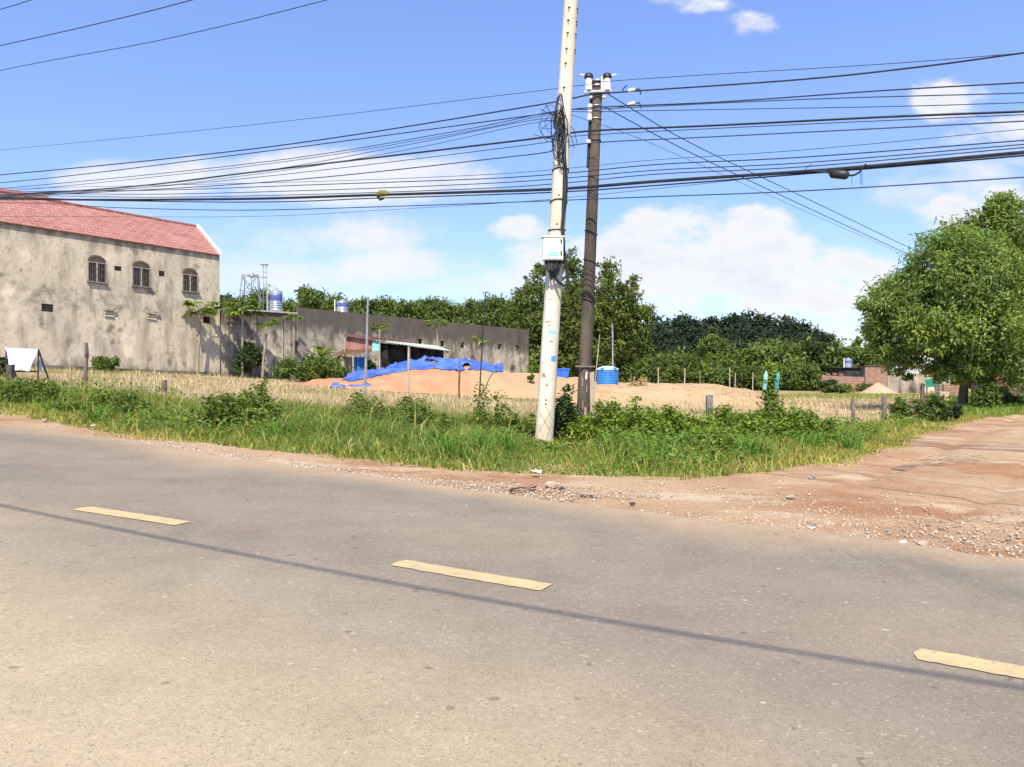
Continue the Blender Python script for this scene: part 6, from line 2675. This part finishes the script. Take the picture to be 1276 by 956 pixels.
# stubble field: dry stalks
fieldP = far_edge[3:][::-1] + [(12.5, 25.5), (30, 47), (34, 66), (30, 68), (6, 46), (-2, 44), (-9, 44.5), (-14, 50), (-19.5, 53.5), (-29, 44.5), (-40, 40)]
ns = 90000
xy = scatter(fieldP, ns, 21)
r = np.random.default_rng(22)
dpt = xy[:, 1]
k_ = r.random(ns) < np.clip(1.35 - dpt / 60, .3, 1)
k_ &= r.random(ns) < .35 + .9 * vnoise(xy[:, 0], xy[:, 1], .6, 71)
onb = (bank_h(xy[:, 0], xy[:, 1]) > zg(xy[:, 0]) + .10) & (dpt > 32.5) & (dpt < 51) & (xy[:, 0] > 1.5)
k_ &= ~onb | ((dpt < 39.5) & (vnoise(xy[:, 0], xy[:, 1], .55, 77) > .50) & (r.random(ns) < .8))
xy, dpt = xy[k_], dpt[k_]
n = len(xy)
r = np.random.default_rng(23)
hh = .10 + .26 * r.random(n) ** 1.6
b_ = .55 + .65 * r.random(n)
gr_ = vnoise(xy[:, 0], xy[:, 1], .22, 72) + .25 * np.clip((xy[:, 0] + 1) / 3, 0, 1) * np.clip((34 - dpt) / 8, 0, 1)
tint = np.stack([b_, b_, b_], 1)
gk = r.random(n) < np.clip((gr_ - .52) * 2.2, 0, .75)
tint[gk] *= np.array([.48, .62, .30])
so = link('straw_stubble', blades('straw_stubble', xy, hh, (.010 + .010 * r.random(n)) * np.clip(dpt / 25, 1, 2), .1 + .8 * r.random(n), tint, 24, np.where((dpt > 32.5) & (dpt < 51) & (xy[:, 0] > 1.2), np.maximum(zg(xy[:, 0]) - .10, bank_h(xy[:, 0], xy[:, 1]) - .03), zg(xy[:, 0]) - .10)), M['straw'])
tag(so, 'pale dry stubble stalks covering the harvested field', 'stubble', kind='stuff')
# a strip of low green crop in front of the brick yard
gp = [(19, 52), (32, 57), (37, 62), (36, 64), (26, 60), (17, 55)]
xy = scatter(gp, 9000, 31)
r = np.random.default_rng(32)
n = len(xy)
b_ = .8 + .6 * r.random(n)
co = link('crop_rows', blades('crop_rows', xy, .12 + .22 * r.random(n), .03 + .03 * r.random(n), .3 + .5 * r.random(n), np.stack([b_ * 1.1, b_ * 1.15, b_], 1), 33, zg(xy[:, 0]) - .10), M['grass'])
tag(co, 'strip of low bright green crop before the brick yard', 'crop', kind='stuff')
# right-hand bank of grass by the dirt road, under the trees
bp_ = [(17.6, 29.5), (19.5, 31.5), (27, 41), (36, 52), (46, 64), (30, 58), (20, 38), (15.5, 31)]
xy = scatter(bp_, 20000, 41)
r = np.random.default_rng(42)
n = len(xy)
b_ = .7 + .7 * r.random(n)
bo = link('bank_grass', blades('bank_grass', xy, .15 + .4 * r.random(n), .02 + .02 * r.random(n), .3 + .6 * r.random(n), np.stack([b_ * .95, b_ * 1.1, b_], 1), 43, zg(xy[:, 0]) - .06), M['grass'])
tag(bo, 'grass bank along the far side of the dirt road under the trees', 'grass', kind='stuff')

# ------------------------------------------------------------------ gravel, stones, scraps on the shoulder
def gravel(name, pts, size, seed, m, label):
    r = np.random.default_rng(seed)
    oct_ = np.array([(1, 0, 0), (-1, 0, 0), (0, 1, 0), (0, -1, 0), (0, 0, 1), (0, 0, -1)], float)
    tri = np.array([(0, 2, 4), (2, 1, 4), (1, 3, 4), (3, 0, 4), (2, 0, 5), (1, 2, 5), (3, 1, 5), (0, 3, 5)])
    n = len(pts)
    sc = size[:, None, None] * (.6 + .8 * r.random((n, 6, 1))) * np.stack([np.ones(n), .5 + .5 * r.random(n), .35 + .35 * r.random(n)], 1)[:, None]
    a = r.random(n) * 6.28
    v = oct_[None] * sc
    x = v[..., 0] * np.cos(a)[:, None] - v[..., 1] * np.sin(a)[:, None]
    y = v[..., 0] * np.sin(a)[:, None] + v[..., 1] * np.cos(a)[:, None]
    v = np.stack([x + pts[:, None, 0], y + pts[:, None, 1], v[..., 2] + pts[:, None, 2]], -1).reshape(-1, 3)
    f = (np.arange(n)[:, None, None] * 6 + tri[None]).reshape(-1, 3)
    b = .55 + .75 * r.random(n)
    w_ = r.normal(size=n) * .07
    t = np.stack([b * (1 + w_), b, b * (1 - w_)], 1)
    o = link(name, np_mesh(name, v, f, np.repeat(t, 6, 0)), m)
    return tag(o, label, 'gravel', kind='stuff')


M['gravel'] = leaf_mat('gravel_stone', (.45, .37, .285), .0, .95)
sh = []
r = np.random.default_rng(61)
for _ in range(110000):
    s0 = r.random() * len(ep)
    i = int(s0) % len(ep)
    w_ = r.normal() * .35 + .0
    right = np.clip((ep[i, 0] + 1.5) / 4, 0, 1)
    dd = .12 - abs(r.normal()) * (.22 + 1.0 * right)
    q = ep[i] + nn[i] * dd + r.normal(size=2) * .05
    if -18 < q[0] < 14:
        sh.append((q[0], q[1]))
sh = np.array(sh)
vk = vnoise(sh[:, 0], sh[:, 1], .9, 81) + .3 * np.clip((sh[:, 0] - 1) / 3, 0, 1)
sh = sh[(vk > .36)]
sz = .005 + .022 * r.random(len(sh)) ** 3
gravel('gravel', np.column_stack([sh, zg(sh[:, 0]) - .012]), sz, 62, M['gravel'], 'loose gravel along the broken edge of the asphalt')
big = []
for _ in range(2600):
    i = int(r.random() * len(ep))
    q = ep[i] - nn[i] * abs(r.normal()) * 1.3 + r.normal(size=2) * .06
    if 0 < q[0] < 14:
        big.append((q[0], q[1]))
big = np.array(big)
gravel('gravel', np.column_stack([big, zg(big[:, 0]) - .012]), .008 + .03 * r.random(len(big)) ** 3, 63, M['gravel'], 'coarser stones pressed into the dirt at the junction')


r = np.random.default_rng(66)
cx2, cy2 = 1.5 + 14 * r.random(2600), 33.5 + 9 * r.random(2600)
hb = bank_h(cx2, cy2)
k_ = (hb > zg(cx2) + .05) & (vnoise(cx2, cy2, .7, 67) > .45)
M['clod'] = leaf_mat('sand_clod', (.40, .275, .155), 0, .98)
gravel('gravel', np.column_stack([cx2, cy2, hb])[k_], .02 + .07 * r.random(k_.sum()) ** 3, 68, M['clod'], 'clods and lumps strewn over the pale sand bank')
cx2, cy2 = -9 + 10 * r.random(1500), 44.8 + 5 * r.random(1500)
hb = pile_h(cx2, cy2)
k_ = (vnoise(cx2, cy2, .9, 69) > .5) & (hb > zg(cx2) + .05)
gravel('gravel', np.column_stack([cx2, cy2, hb - .01])[k_], .015 + .06 * r.random(k_.sum()) ** 3, 70, M['clod'], 'lumps of damp sand on the front of the orange pile')


def rock(px, py, s, m, label, seed, flat=.5, name='stone', cat='stone', group=None):
    p = at(px, py)
    bm_ = bmesh.new()
    bmesh.ops.create_icosphere(bm_, subdivisions=3, radius=s)
    rr = random.Random(seed)
    o3 = Vector((rr.uniform(0, 9), rr.uniform(0, 9), 0))
    for v in bm_.verts:
        k = .7 + .6 * float(vnoise(v.co.x / s + o3.x + v.co.z / s, v.co.y / s + o3.y, 1.6, seed))
        v.co = Vector((v.co.x * k, v.co.y * k * .8, v.co.z * k * flat))
    me = bpy.data.meshes.new(name)
    bm_.to_mesh(me)
    bm_.free()
    o = link(name, me, m, None, (p[0], p[1], zgf(p[0]) + s * flat * .25))
    return tag(o, label, cat, group)


for k, a_ in enumerate([(687, 605, .075, 'stone', 'pale stone on the shoulder below the dark pole', 1), (700, 609, .04, 'dark_concrete', 'small dark stone beside the pale one on the shoulder', 2), (788, 628, .035, 'dark_concrete', 'small dark stone near the asphalt edge under the weed clumps', 3),
                        (985, 620, .05, 'stone', 'grey stone in the dirt of the junction, left of the wire shadow', 4), (1010, 596, .07, 'stone', 'pale stone at the grass corner where the dirt road begins', 5), (1150, 679, .05, 'stone', 'white stone on the asphalt edge at the far right', 6),
                        (1125, 676, .03, 'scrap', 'smaller white stone left of the one on the asphalt edge', 7), (56, 524, .05, 'stone', 'pale stone at the grass edge on the far left', 8)]):
    rock(a_[0], a_[1], a_[2], M[a_[3]], a_[4], a_[5] + 20)
def scrap(px, py, sx, sy, sz, m, seed, label, cat='litter', name='litter_sheet'):
    p = at(px, py)
    r = random.Random(seed)
    n = 10
    X, Y = np.meshgrid(np.linspace(-1, 1, n), np.linspace(-1, 1, n), indexing='ij')
    k = .75 + .4 * vnoise(X + 3, Y + 3, 1.3, seed)
    Z = vnoise(X + 5, Y + 5, 1.7, seed + 1) * sz + .004
    o = link(name, grid_mesh(name, X * sx * k, Y * sy * k, Z), m, None, (p[0], p[1], zgf(p[0]) + .012))
    o.rotation_euler = (0, 0, r.uniform(-.6, .6))
    o.modifiers.new('thickness', 'SOLIDIFY').thickness = .006
    return tag(o, label, cat)


scrap(668, 592, .07, .06, .06, M['scrap'], 1, 'white crumpled scrap at the grass edge left of the dark pole foot')
scrap(650, 611, .22, .07, .04, M['brown_scrap'], 2, 'red-brown rag lying flat by the asphalt edge below the white pole')
scrap(116, 532, .035, .03, .03, M['scrap'], 3, 'tiny white scrap in the grass edge at the far left')
scrap(735, 617, .12, .05, .012, M['stone'], 4, 'flat pale scrap on the shoulder right of the poles')
scrap(1012, 660, .03, .02, .01, M['scrap'], 5, 'little white scrap on the asphalt near the junction')
# flood wood by the puddle
for k in range(10):
    r_ = random.Random(k + 70)
    p = at(1150 + r_.uniform(0, 66), 569 + r_.uniform(0, 12))
    L_ = r_.uniform(.15, .4)
    a = r_.uniform(-.5, .5) + .1
    mb = MB()
    mb.tube([(-L_ * math.cos(a), -L_ * math.sin(a), .03), (0, .02, .05 + .02 * r_.random()), (L_ * math.cos(a), L_ * math.sin(a), .025)], [.010, .016, .009], 6)
    o = mb.build('driftwood', M['timber'], None, True, loc=(p[0], p[1], zgf(p[0])))
    tag(o, 'bleached stick lying in the heap beside the muddy puddle', 'stick', 'sticks by the puddle')
